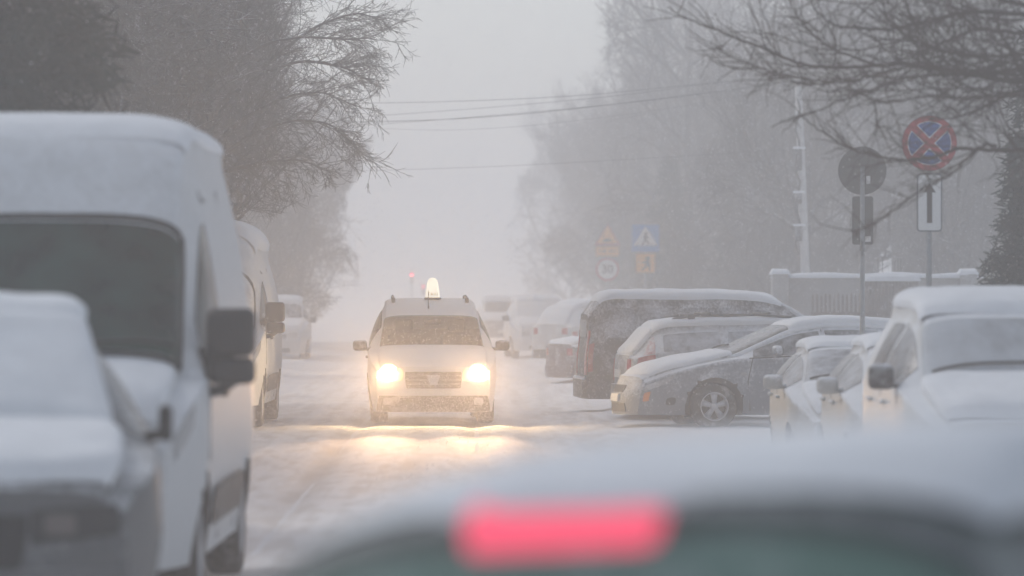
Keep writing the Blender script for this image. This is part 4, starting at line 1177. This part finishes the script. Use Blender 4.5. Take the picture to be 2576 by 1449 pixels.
# branches reaching in from the tree just outside the right edge
def near_tree():
    g = np.random.default_rng(9)
    D = 35.0
    X0 = at(2840, 0, D).x
    root = thing("overhanging_tree", "near leafless tree whose dark tangled branches hang in from the upper right corner", "tree", (X0, D, 0))
    tw = (Twigs(), Twigs())
    tw[0].add(np.array([(0, 0, -.1), (.03, 0, 1.5), (-.02, .05, 3.0), (.05, 0, 4.5), (.1, 0, 7.0)]), .17, .07, 8)
    Z = lambda x, y: (1475.8 + x * .427, y * .427)
    lines = [([(3100, 300), (2576, 490), (2300, 440), (2050, 400), (1850, 370), (1620, 400), (1300, 390), (1100, 310), (800, 190), (620, 120), (470, 40)], .030),
             ([(1850, 400), (1700, 440), (1500, 490), (1350, 470), (1150, 440), (980, 390), (840, 320), (770, 280)], .014),
             ([(3100, 420), (2576, 520), (2400, 600), (2300, 650), (2150, 700), (2000, 690)], .026),
             ([(3100, 800), (2576, 890), (2300, 880), (2200, 870), (2050, 925), (1900, 945), (1750, 930), (1600, 890), (1500, 850), (1330, 740), (1270, 680)], .022),
             ([(2420, 860), (2350, 850), (2290, 890), (2150, 1030), (1950, 1130), (1800, 1250), (1700, 1320), (1560, 1370)], .015),
             ([(2576, 440), (2250, 430), (1900, 450), (1500, 590), (1350, 660), (1220, 700)], .013),
             ([(1700, 380), (1500, 310), (1400, 260), (1300, 170), (1220, 60), (1190, -30)], .013),
             ([(3000, 100), (2500, 80), (2250, 60), (2000, 130), (1750, 180), (1450, 150), (1350, 60), (1320, 0)], .024),
             ([(3000, 200), (2576, 200), (2300, 160), (2100, 250), (1950, 320), (1800, 360)], .024),
             ([(3000, 0), (2576, 30), (2400, -20), (2200, -40)], .030), ([(2900, 350), (2576, 400), (2400, 430), (2100, 440), (1800, 460), (1600, 440)], .022),
             ([(2900, 560), (2500, 560), (2200, 580), (2000, 560), (1750, 610), (1600, 540), (1560, 520)], .016),
             ([(2600, 480), (2500, 300), (2420, 150), (2440, 0)], .022), ([(2300, 160), (2180, 60), (2100, -40)], .016), ([(1950, 330), (1960, 200), (1900, 60), (1850, -40)], .012),
             ([(2200, 430), (2150, 300), (2170, 150), (2120, 0)], .014), ([(1700, 600), (1720, 760), (1690, 780)], .008), ([(2900, 250), (2520, 330), (2300, 330), (2050, 300), (1900, 220), (1700, 240), (1560, 150)], .018)]
    more = []
    for pts, r in lines:
        for _ in range(1):
            sx_, sy_ = g.uniform(-260, 60), g.uniform(-190, 60)
            more.append(([(a + sx_ * (1 if a < 2600 else 0) + g.uniform(-30, 30), b_ + sy_ + g.uniform(-25, 25)) for a, b_ in pts[:max(3, int(len(pts) * .75))]], r * .38))
    for pts, r in lines + [q for q in more if min(p[1] for p in q[0]) < 560]:
        dz = g.uniform(-1.2, 1.2)
        P = []
        for i, (a, b_) in enumerate(pts):
            px, py = Z(a, b_)
            q = np.array(at(px, py, D + dz)) - np.array([X0, D, 0])
            q[0] = min(q[0], .0) if a > 2900 else q[0]
            P.append(q)
        P = np.array(P)
        t = np.linspace(0, len(P) - 1, 8 * len(P))
        sp = np.stack([np.interp(t, np.arange(len(P)), P[:, j]) for j in range(3)], 1)
        for _ in range(6):
            sp[1:-1] = (sp[:-2] + 2 * sp[1:-1] + sp[2:]) / 4
        sp[1:] += g.normal(0, .004, sp[1:].shape)
        tw[1].add(sp, r * .92, .005, 6)
        for _ in range(int(7 + len(P) * 2.2)):
            i = g.integers(3, len(sp))
            # the farther from the trunk, the fewer and shorter the shoots
            u = np.clip((sp[i, 0] - sp[-1, 0]) / 2.2, 0, 1)
            ax = sp[i] - sp[i - 1]; ax /= np.linalg.norm(ax) + 1e-9
            nd = ax + g.normal(0, .7, 3) + np.array([0, 0, .25])
            grow(tw, sp[i], nd, g.uniform(.18, .45) + .55 * u * g.uniform(.3, 1), .0055 + .004 * u, 3, 4 if u > .25 else 3, g, -.02, (3, 3, 3, 4), .2, (.5, 1.1), .003)
    for a, nm in ((tw[0], "trunk"), (tw[1], "crown")):
        link(nm, a.mesh(nm), bark_near, root)
near_tree()

# evergreens
def conifer(seed, H, Rb, whorls, m, label, x, y, group=None, name="conifer", z0=.2, taper=1.0, clump=.16, sag=.25, dens=1.0, cat="tree"):
    g = np.random.default_rng(seed)
    root = thing(name, label, cat, (x, y, 0), 0, group)
    tw = Twigs()
    tw.add(np.array([(0, 0, -.1), (0, 0, H * .5), (0, 0, H)]), .02 * H, .01, 7)
    link("trunk", tw.mesh("trunk"), bark, root)
    V = []; F = []
    for k in range(whorls):
        t = k / whorls
        z = z0 + (H - z0) * t
        Rk = Rb * (1 - t) ** taper * g.uniform(.75, 1.15) + .05
        for b_ in range(int(g.integers(7, 11))):
            a = g.uniform(0, 2 * PI)
            n = max(3, int(Rk / clump * 2.4 * dens))
            for s_ in range(n):
                u = (s_ + g.uniform(0, 1)) / n
                c0 = np.array([math.cos(a) * Rk * u, math.sin(a) * Rk * u, z - sag * Rk * u * u + g.normal(0, .04)])
                for q in range(5):
                    d = np.array([math.cos(a), math.sin(a), -.25]) * .7 + g.normal(0, .55, 3)
                    d /= np.linalg.norm(d)
                    sd_ = np.cross(d, g.normal(0, 1, 3)); sd_ /= np.linalg.norm(sd_) + 1e-9
                    ln = clump * g.uniform(.5, 1.2); wd = ln * .10
                    p0 = c0 + g.normal(0, clump * .3, 3)
                    i = len(V)
                    V += [p0 - sd_ * wd, p0 + sd_ * wd, p0 + d * ln + sd_ * wd * .4, p0 + d * ln - sd_ * wd * .4]
                    F.append((i, i + 1, i + 2, i + 3))
    me = bpy.data.meshes.new("foliage")
    me.from_pydata([tuple(v) for v in V], [], F)
    me.update()
    link("crown", me, m, root, smooth=False)
    return root
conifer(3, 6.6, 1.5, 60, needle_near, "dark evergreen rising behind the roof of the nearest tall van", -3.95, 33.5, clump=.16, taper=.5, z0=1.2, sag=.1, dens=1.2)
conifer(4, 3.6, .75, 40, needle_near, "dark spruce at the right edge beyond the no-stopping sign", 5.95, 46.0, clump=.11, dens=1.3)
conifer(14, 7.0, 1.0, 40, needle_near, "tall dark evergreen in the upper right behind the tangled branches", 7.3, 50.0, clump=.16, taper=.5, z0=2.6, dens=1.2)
for i, (x, y, h, r) in enumerate([(6.6, 140, 6.4, 1.7), (8.3, 130, 6.0, 1.5), (6.6, 165, 7.6, 2.2), (9.0, 172, 9, 2.4)]):
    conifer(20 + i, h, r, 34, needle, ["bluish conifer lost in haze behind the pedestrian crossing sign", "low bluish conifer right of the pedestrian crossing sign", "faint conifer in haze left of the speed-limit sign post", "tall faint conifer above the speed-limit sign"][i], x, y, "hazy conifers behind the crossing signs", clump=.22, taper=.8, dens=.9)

# undergrowth along the left verge
for i, (x, y, s_) in enumerate([(-5.2, 90, .36), (-5.9, 104, .45), (-6.6, 126, .5), (-6.0, 76, .38)]):
    put_tree('bushy', x, y, s_, i * 1.3, "low leafless bush on the left verge beyond the parked vans", "bare bushes on the left verge", "bare_bush")
for i, (x, y, s_) in enumerate([(5.0, 96, .42), (6.2, 92, .5), (7.6, 88, .45), (9.6, 86, .5)]):
    put_tree('bushy', x * 1.35, y * 1.35, s_ * 1.3, i * 2.1, "low leafless bush among the trees right of the crossing signs", "bare bushes on the right verge", "bare_bush")

# ------------------------------------------------------------------ signs, pole, wires, walls
red_s = mat("sign_red", (.34, .008, .02), .45, var=.08)
blue_s = mat("sign_blue", (.008, .07, .30), .45, var=.10)
sky_s = mat("sign_light_blue", (.03, .22, .55), .45, var=.06)
yel_s = mat("sign_yellow", (.85, .38, .04), .45, var=.06)
blk_s = mat("sign_black", (.015, .015, .017), .5)
rim_s = mat("sign_edge", (.10, .11, .13), .5)

def disc(cx, cz, r, n=48):
    return [(cx + r * math.cos(a), cz + r * math.sin(a)) for a in np.arange(n) * 2 * PI / n]
def rrect(cx, cz, w_, h_, r, n=6):
    P = []
    for sx, sz, a0 in ((1, 1, 0), (-1, 1, 90), (-1, -1, 180), (1, -1, 270)):
        for t in np.linspace(0, 90, n):
            a = R(a0 + t)
            P.append((cx + sx * (w_ / 2 - r) + r * math.cos(a), cz + sz * (h_ / 2 - r) + r * math.sin(a)))
    return P
def bar(x0, z0, x1, z1, w_):
    d = Vector((x1 - x0, z1 - z0)).normalized() * w_ / 2
    return [(x0 - d.y, z0 + d.x), (x0 + d.y, z0 - d.x), (x1 + d.y, z1 - d.x), (x1 - d.y, z1 + d.x)]
def wedge(cx, cz, r, a0, a1, n=14):
    return [(cx + r * math.cos(R(t)), cz + r * math.sin(R(t))) for t in np.linspace(a0, a1, n)]
def sign_post(root, h, r=.032):
    return piece(lambda m: (m.tube([(0, .04, -.1), (0, .04, h)], r, 12), m.rbox((0, .04, h + .008), (.075, .075, .016), .006, 1)), "sign_post", M['steel'], root)
def text(body, size, loc, m, parent, name="lettering", off=0):
    cu = bpy.data.curves.new(name, 'FONT')
    cu.body = body; cu.size = size; cu.align_x = 'CENTER'; cu.align_y = 'CENTER'; cu.extrude = .001; cu.offset = off
    cu.materials.append(m)
    o = text_mesh(name, cu)
    o.parent = parent
    o.location = loc; o.rotation_euler = (R(90), 0, 0)
    return o

# no stopping
D = 46.0
p0 = at(2339, 360, D)
t = thing("no_stopping_sign", "round blue and red no-stopping sign with an upward-arrow plate below it", "road sign", (p0.x, D, 0), R(1))
zc = p0.z
sign_post(t, zc + .32)
mb = MB(); mb.prism(disc(0, zc, .30), -.012, .004, 0); mb.prism(disc(0, zc, .296), -.0125 - .003, -.012, 1)
for a0 in (45, 135, 225, 315):
    w1 = []
    cx, cz = .05 * math.cos(R(a0 + 45)), zc + .05 * math.sin(R(a0 + 45))
    w1 = [(cx, cz)] + wedge(0, zc, .237, a0 + 9.5, a0 + 80.5)
    mb.prism(w1, -.0215, -.0155, 3)
    cx, cz = .065 * math.cos(R(a0 + 45)), zc + .065 * math.sin(R(a0 + 45))
    w1 = [(cx, cz)] + wedge(0, zc, .229, a0 + 11.5, a0 + 78.5)
    mb.prism(w1, -.0255, -.0216, 2)
mb.build("sign_disc", [M['signback'], red_s, blue_s, M['white']], t, smooth=False)
mb = MB(); z1 = zc - .30 - .34
mb.prism(rrect(0, z1, .275, .63, .04), -.012, .004, 0); mb.prism(rrect(0, z1, .245, .60, .03), -.016, -.012, 1)
mb.prism([(-.028, z1 - .22), (.028, z1 - .22), (.028, z1 + .11), (.066, z1 + .11), (0, z1 + .215), (-.066, z1 + .11), (-.028, z1 + .11)], -.020, -.0161, 2)
mb.build("arrow_plate", [rim_s, M['white'], blk_s], t, smooth=False)
# seen from behind
D = 53.0
p0 = at(2170, 429, D)
t = thing("sign_from_behind", "grey back of a round road sign with an oblong plate, left of the no-stopping sign", "road sign", (p0.x, D, 0), R(180 - 4))
zc = p0.z
piece(lambda m: m.tube([(0, .035, -.1), (0, .035, zc + .05)], .03, 12), "sign_post", M['steel'], t)
piece(lambda m: m.prism(disc(0, zc, .30), -.01, .004, 0), "sign_disc", M['signback'], t, smooth=False)
mb = MB(); mb.prism(rrect(-.005, zc - .62, .26, .60, .03), -.01, .004, 0); mb.build("sign_plate", M['signback'], t, smooth=False)
mb = MB(); mb.prism(rrect(-.075, zc - .115, .05, .10, .004), .0045, .007, 0); mb.prism(rrect(-.07, zc - .85, .07, .07, .004), .0045, .007, 0); mb.build("sticker", M['white'], t, smooth=False)
# speed bump + 30
D, K = 150.0, 1.39
p0 = at(1528, 600, D)
t = thing("speed_limit_sign", "yellow warning triangle above a red-ringed 30 speed-limit sign on one post", "road sign", (p0.x, D, 0))
t.scale = (K, K, K)
sign_post(t, (at(0, 570, D).z / K))
mb = MB(); zb_, zt_ = (at(0, 618, D).z / K), (at(0, 560, D).z / K)
tri = lambda s_, dz: [(-.34 * s_, zb_ + dz), (.34 * s_, zb_ + dz), (0, zb_ + dz + (zt_ - zb_) * s_)]
mb.prism(tri(1, 0), -.012, .004, 0); mb.prism(tri(.76, .065), -.016, -.0121, 1)
mb.prism([(-.14, zb_ + .10), (.14, zb_ + .10), (.14, zb_ + .12), (.09, zb_ + .13), (.05, zb_ + .18), (-.05, zb_ + .18), (-.09, zb_ + .13), (-.14, zb_ + .12)], -.020, -.0161, 2)
mb.build("warning_triangle", [red_s, yel_s, blk_s], t, smooth=False)
mb = MB(); zp = (at(0, 632, D).z / K)
mb.prism(rrect(0, zp, .60, .27, .03), -.012, .004, 0); mb.prism(rrect(0, zp, .57, .24, .02), -.016, -.0121, 1)
for i, xx in enumerate((-.18, -.11, -.05, .06, .12, .19)):
    mb.prism(bar(xx - .012, zp - .05, xx + (.015 if i % 2 else -.005), zp + .05, .02), -.0195, -.0161, 0)
mb.build("distance_plate", [blk_s, yel_s], t, smooth=False)
mb = MB(); zc = (at(0, 677.5, D).z / K)
mb.prism(disc(0, zc, .30), -.012, .004, 0); mb.prism(disc(0, zc, .245), -.016, -.0121, 1)
o = mb.build("speed_disc", [red_s, M['white']], t, smooth=False)
text("30", .30, (0, -.0175, zc), blk_s, o, "numerals", .006)
# pedestrian crossing
D, K = 132.0, 1.39
p0 = at(1624, 600, D)
t = thing("crossing_sign", "square blue pedestrian crossing sign above a yellow plate with a child figure", "road sign", (p0.x, D, 0))
t.scale = (K, K, K)
zc = (at(0, 599, D).z / K)
sign_post(t, zc + .25)
mb = MB(); mb.prism(rrect(0, zc, .61, .60, .02), -.012, .004, 0)
mb.prism([(-.27, zc - .17), (.27, zc - .17), (0, zc + .27)], -.016, -.0121, 1)
for f in ([disc(.01, zc + .10, .032, 16)] + [bar(.0, zc + .07, .0, zc - .04, .06), bar(0, zc - .03, -.07, zc - .14, .035), bar(0, zc - .03, .08, zc - .13, .035), bar(0, zc + .06, .075, zc - .01, .024), bar(0, zc + .06, -.06, zc + .0, .024)]
          + [bar(-.2 + i * .1, zc - .155, -.15 + i * .1, zc - .155, .02) for i in range(5)]):
    mb.prism(f, -.020, -.0161, 2)
mb.build("crossing_panel", [sky_s, M['white'], blk_s], t, smooth=False)
mb = MB(); zp = (at(0, 662, D).z / K)
mb.prism(rrect(0, zp, .45, .455, .02), -.012, .004, 0); mb.prism(rrect(0, zp, .425, .43, .015), -.016, -.0121, 1)
for f in (disc(.05, zp + .10, .05, 16), [(.0, zp + .06), (.08, zp + .06), (.11, zp - .08), (-.01, zp - .06)], bar(.02, zp - .06, -.08, zp - .16, .03), bar(.07, zp - .06, .10, zp - .17, .03), bar(.0, zp + .03, -.08, zp + .0, .025)):
    mb.prism(f, -.020, -.0161, 0)
mb.build("child_plate", [blk_s, yel_s], t, smooth=False)

# utility pole
conc = mat("pole_concrete", (.52, .52, .51), .8, var=.15, vscale=5)
D = 98.0
pb, pt = at(2036, 900, D), at(2008, 190, D)
t = thing("utility_pole", "leaning pale concrete utility pole with dark cable boxes, among the right-hand trees", "pole", (pb.x, D, 0))
piece(lambda m: m.tube([(0, 0, -.1), ((pt.x - pb.x) * .5, 0, pt.z * .5), (pt.x - pb.x, 0, pt.z)], [.12, .10, .085], 10), "pole_shaft", conc, t)
for py, hh in ((374, .5), (485, .25), (568, .35)):
    q = at(2016, py, D)
    b_ = piece(lambda m: m.rbox((q.x - pb.x - .07, -.08, q.z - hh / 2), (.16, .12, hh), .02, 2), "cable_box", M['black_dusty'], t)
    piece(lambda m: m.rbox((q.x - pb.x - .05, -.06, q.z + .02), (.28, .2, .05), .02, 3), "snow_cap", M['car_snow'], b_)
P = [(at(2012 + 6 * math.sin(k * 1.7), 250 + k * 26, D).x - pb.x - .05, -.1, at(0, 250 + k * 26, D).z) for k in range(16)]
piece(lambda m: m.tube(P, .025, 6), "cable_bundle", M['black'], t)

# street lamp
D = 128.0
t = thing("street_lamp", "slim street lamp whose head is topped with snow, left of the utility pole", "street lamp", (at(1882, 0, D).x, D, 0))
h = at(0, 346, D).z
piece(lambda m: m.tube([(0, 0, -.1), (0, 0, h - .25), (-.05, 0, h - .05), (-.22, 0, h)], [.06, .045, .035, .03], 10), "lamp_post", M['steel'], t)
b_ = piece(lambda m: m.rbox((-.50, 0, h), (.56, .2, .08), .03, 3), "lamp_head", M['signback'], t)
piece(lambda m: m.rbox((-.50, 0, h + .055), (.54, .18, .05), .02, 3), "snow_cap", M['car_snow'], b_)

# wires
wire_m = mat("wire_black", (.03, .03, .035), .6)
WL = [[(700, 262), (871, 260), (1115, 257), (1469, 242), (1779, 208), (2008, 190)], [(700, 306), (871, 297), (1248, 270), (1600, 237), (1779, 209), (2008, 196)],
      [(700, 306), (893, 307), (1071, 304), (1336, 287), (1690, 245), (2008, 202)], [(700, 322), (902, 317), (1115, 301), (1400, 276), (1690, 248), (2008, 206)],
      [(700, 308), (902, 321), (1115, 330), (1336, 318), (1690, 274), (2008, 214)], [(700, 434), (902, 430), (1115, 424), (1314, 416), (1600, 400), (2016, 374)]]
for i, W_ in enumerate(WL):
    Dn = 98.0 if i < 5 else 98
    A = np.array([at(a, b_, Dn + (-.3 if i < 5 else -.1)) for a, b_ in W_])
    tt = np.linspace(0, len(A) - 1, 40)
    sp = np.stack([np.interp(tt, np.arange(len(A)), A[:, j]) for j in range(3)], 1)
    for _ in range(14):
        sp[1:-1] = (sp[:-2] + 2 * sp[1:-1] + sp[2:]) / 4
    mb = MB(); mb.tube(sp, (.006, .005, .008, .004, .003, .004)[i], 5)
    tag(mb.build("overhead_wire", wire_m), ["topmost overhead wire crossing the street", "second overhead wire from the top, rising to the pole", "thickest middle overhead wire crossing the street", "overhead wire just under the middle one", "lowest sagging wire of the upper bundle", "lone lower wire crossing well below the bundle"][i], "wire", "wires from the utility pole")

# wall with snow on top
plaster = mat("plaster_wall", (.30, .295, .285), .9, var=.12, vscale=2, dust=.05)
D = 90.0
a, b_ = at(1945, 0, D).x, at(2470, 0, D).x
zt_ = at(0, 697, D).z
t = thing("garden_wall", "pale plaster garden wall with a thick snow cap behind the parked cars", "wall", ((a + b_) / 2, D, 0))
wd = b_ - a
piece(lambda m: m.rbox((0, 0, zt_ / 2 - .05), (wd, .25, zt_ + .1), .01, 1), "wall_panel", plaster, t)
def snow_ridge(m, x0, x1, z, wdt, hh, n=50, seed=0):
    P = np.zeros((n, 9, 3))
    for i, x in enumerate(np.linspace(x0, x1, n)):
        k = hh * (1 + .35 * mnoise.noise(Vector((x * 1.3, seed, 0)))) * min(1, .3 + 6 * min(i, n - 1 - i) / n)
        for j in range(9):
            a_ = PI * j / 8
            P[i, j] = (x, -math.cos(a_) * wdt * (1 + .15 * mnoise.noise(Vector((x * 2, seed + 5, 0)))), z - .02 + k * math.sin(a_) ** .7)
    m.grid(P)
piece(lambda m: snow_ridge(m, -wd / 2 - .05, wd / 2 + .05, zt_, .19, .11), "snow_cap", M['car_snow'], t)
for px in (1962, 2435):
    q = at(px, 0, D).x - (a + b_) / 2
    pl = piece(lambda m: m.rbox((q, -.05, zt_ / 2), (.34, .42, zt_ + .12), .012, 1), "wall_pier", plaster, t)
    piece(lambda m: snow_ridge(m, q - .22, q + .22, zt_ + .06, .25, .14, 20, px), "snow_cap", M['car_snow'], pl)
# brown board gate beside it, a picket fence in front
wood = mat("brown_boards", (.13, .105, .09), .85, var=.25, vscale=14, dust=.08)
Dg = 87.0
a, b_ = at(2176, 0, Dg).x, at(2312, 0, Dg).x
zt2 = at(0, 705, Dg).z
t = thing("board_gate", "brown board gate with snow on its top edge, in front of the plaster wall", "gate", ((a + b_) / 2, Dg, 0))
mb = MB()
for i in range(16):
    x = -(b_ - a) / 2 + (i + .5) * (b_ - a) / 16
    mb.rbox((x, 0, zt2 / 2), ((b_ - a) / 16 - .008, .03, zt2), .004, 1)
mb.build("boards", wood, t)
piece(lambda m: m.rbox((0, .04, zt2 * .8), (b_ - a, .05, .09), .004, 1), "cross_rail", wood, t)
piece(lambda m: snow_ridge(m, -(b_ - a) / 2 - .04, (b_ - a) / 2 + .04, zt2, .10, .13, 30, 3), "snow_cap", M['car_snow'], t)
Df = 84.5
a, b_ = at(2040, 0, Df).x, at(2600, 0, Df).x
zt3 = at(0, 738, Df).z
t = thing("picket_fence", "brown picket fence behind the snowed car roofs, below the plaster wall", "fence", ((a + b_) / 2, Df, 0))
mb = MB()
npk = 52
for i in range(npk):
    x = -(b_ - a) / 2 + (i + .5) * (b_ - a) / npk
    hh = zt3 + .02 * math.sin(i * 2.3)
    mb.prism([(x - .024, 0), (x + .024, 0), (x + .024, hh - .06), (x, hh), (x - .024, hh - .06)], -.012, .012)
mb.build("pickets", wood, t, smooth=False)
piece(lambda m: (m.rbox((0, .03, zt3 * .78), (b_ - a, .03, .07), .004, 1), m.rbox((0, .03, .4), (b_ - a, .03, .07), .004, 1)), "fence_rail", wood, t)
# iron rods standing out of the wall
for i, px in enumerate((2209, 2220, 2251, 2259, 2266)):
    p = at(px, 690, 91.5)
    mb = MB(); mb.tube([(p.x, 91.5, 1.4), (p.x + .01, 91.5, at(0, (655, 648, 655, 642, 650)[i], 91.5).z)], .010, 6)
    tag(mb.build("iron_rod", M['black']), "thin dark iron rod standing up behind the snow-capped wall", "rod", "iron rods above the wall")

# snow-roofed house behind the signs
D = 116.0
t = thing("garden_house", "small house with a white snowy roof half hidden behind the no-stopping sign", "house", (at(2350, 0, D).x, D, 0))
z1, z2 = at(0, 478, D).z, at(0, 428, D).z
wall_h = mat("house_wall", (.16, .15, .145), .9, var=.15)
piece(lambda m: m.rbox((0, 1.5, z1 / 2), (1.7, 3.0, z1), .01, 1), "wall", wall_h, t)
piece(lambda m: m.add([(-1.0, -.2, z1 - .05), (1.0, -.2, z1 - .05), (.75, 1.5, z2 + .2), (-.75, 1.5, z2 + .2), (1.0, 3.2, z1 - .05), (-1.0, 3.2, z1 - .05), (-1.0, -.2, z1 - .2), (1.0, -.2, z1 - .2), (1.0, 3.2, z1 - .2), (-1.0, 3.2, z1 - .2)],
                      [(0, 1, 2, 3), (3, 2, 4, 5), (0, 3, 5), (1, 4, 2), (0, 6, 7, 1), (5, 4, 8, 9), (0, 5, 9, 6), (1, 7, 8, 4), (6, 9, 8, 7)]), "roof", M['car_snow'], t, smooth=False)
piece(lambda m: m.rbox((-.3, -.01, z1 - 1.2), (.8, .06, .9), .01, 1), "window", M['glass'], t)

# distant red traffic lights in the haze
D = 290.0
t = thing("distant_signal", "pair of faint red traffic lights far down the street above the taxi", "traffic light", (at(1036, 0, D).x, D, 0))
redl = mat("red_signal_lit", (.5, .02, .03), .4, emit=(1.0, .06, .10), estr=10.0)
zz = at(0, 691, D).z
piece(lambda m: m.tube([(0, .1, -.1), (0, .1, zz + .5)], .06, 8), "post", M['steel'], t)
piece(lambda m: m.rbox((0, .0, zz - .25), (.26, .2, .7), .03, 2), "signal_box", M['black'], t)
piece(lambda m: m.lathe([(-.12, .001), (-.12, .10), (-.10, .115)], 20, 'y', (0, 0, zz)), "red_lamp", redl, t)
q = at(1065, 721, D)
piece(lambda m: m.rbox((q.x - at(1036, 0, D).x, .05, q.z - .2), (.28, .16, .8), .03, 2), "repeater_box", M['black'], t)
piece(lambda m: m.lathe([(-.06, .001), (-.06, .055), (-.05, .07)], 16, 'y', (q.x - at(1036, 0, D).x, 0, q.z)), "repeater_lamp", redl, t)

# ------------------------------------------------------------------ falling snow
g = np.random.default_rng(99)
NF = 36000
Dd = 30 + 70 * g.uniform(0, 1, NF) ** .75
X = (g.uniform(-150, 2726, NF) - VPX) / FPX * Dd
Zz = CAMH - (g.uniform(-80, 1400, NF) - HZY) / FPX * Dd
# extra flakes added before the oncoming taxi to spread its headlights into a halo
k2 = 16000
Dd = np.concatenate([Dd, 58.7 - np.abs(g.normal(0, 4.0, k2))])
X = np.concatenate([X, g.normal(-.5, 1.0, k2)])
Zz = np.concatenate([Zz, np.abs(g.normal(.35, .5, k2)) + .03])
ok = Zz > .02
Dd, X, Zz = Dd[ok], X[ok], Zz[ok]
n = len(X)
sz = g.uniform(.003, .0068, n)
sz[-min(n, 15000):] *= .62
base = np.array([(1, 0, -.5), (-.5, .87, -.5), (-.5, -.87, -.5), (0, 0, 1.2)])
rot = g.normal(0, 1, (n, 4)); rot /= np.linalg.norm(rot, axis=1)[:, None]
V = base[None] * sz[:, None, None] * np.array([1, 1, 1.5])
ax = g.uniform(0, 2 * PI, n)
ca, sa = np.cos(ax), np.sin(ax)
V = np.stack([V[..., 0] * ca[:, None] - V[..., 1] * sa[:, None], V[..., 0] * sa[:, None] + V[..., 1] * ca[:, None], V[..., 2]], -1)
V = V + np.stack([X, Dd, Zz], 1)[:, None]
Fi = np.array([(0, 1, 2), (0, 3, 1), (1, 3, 2), (2, 3, 0)])
F = (Fi[None] + (np.arange(n) * 4)[:, None, None]).reshape(-1, 3)
me = bpy.data.meshes.new("falling_snow")
me.from_pydata(V.reshape(-1, 3).tolist(), [], F.tolist())
me.update()
fm = mat("snowflake", (.9, .9, .92), .9)
_n, _l = fm.node_tree.nodes, fm.node_tree.links
_t = _n.new("ShaderNodeBsdfTranslucent"); _t.inputs[0].default_value = (.9, .9, .92, 1)
_m = _n.new("ShaderNodeMixShader"); _m.inputs[0].default_value = .5
_l.new(_n["Principled BSDF"].outputs[0], _m.inputs[1]); _l.new(_t.outputs[0], _m.inputs[2]); _l.new(_m.outputs[0], _n["Material Output"].inputs[0])
o = link("falling_snow", me, fm, smooth=False)
o['kind'] = 'stuff'
o['label'] = "snowflakes falling all through the street"
o['category'] = "snow"

# ------------------------------------------------------------------ haze
hm = bpy.data.materials.new("snow_haze")
hm.use_nodes = True
N, L = hm.node_tree.nodes, hm.node_tree.links
N.remove(N["Principled BSDF"])
pv = N.new("ShaderNodeVolumePrincipled")
pv.inputs["Color"].default_value = (.998, .998, .998, 1)
pv.inputs["Density"].default_value = HAZE_DENSITY
pv.inputs["Anisotropy"].default_value = .58
L.new(pv.outputs[0], N["Material Output"].inputs["Volume"])
mb = MB()
x0, x1, y0, y1, z0, z1 = -400, 400, -60, 1250, -1.3, 17.0
mb.add([(x0, y0, z0), (x1, y0, z0), (x1, y1, z0), (x0, y1, z0), (x0, y0, z1), (x1, y0, z1), (x1, y1, z1), (x0, y1, z1)],
       [(3, 2, 1, 0), (4, 5, 6, 7), (0, 1, 5, 4), (1, 2, 6, 5), (2, 3, 7, 6), (3, 0, 4, 7)])
o = mb.build("haze", hm, smooth=False)
o['kind'] = 'stuff'
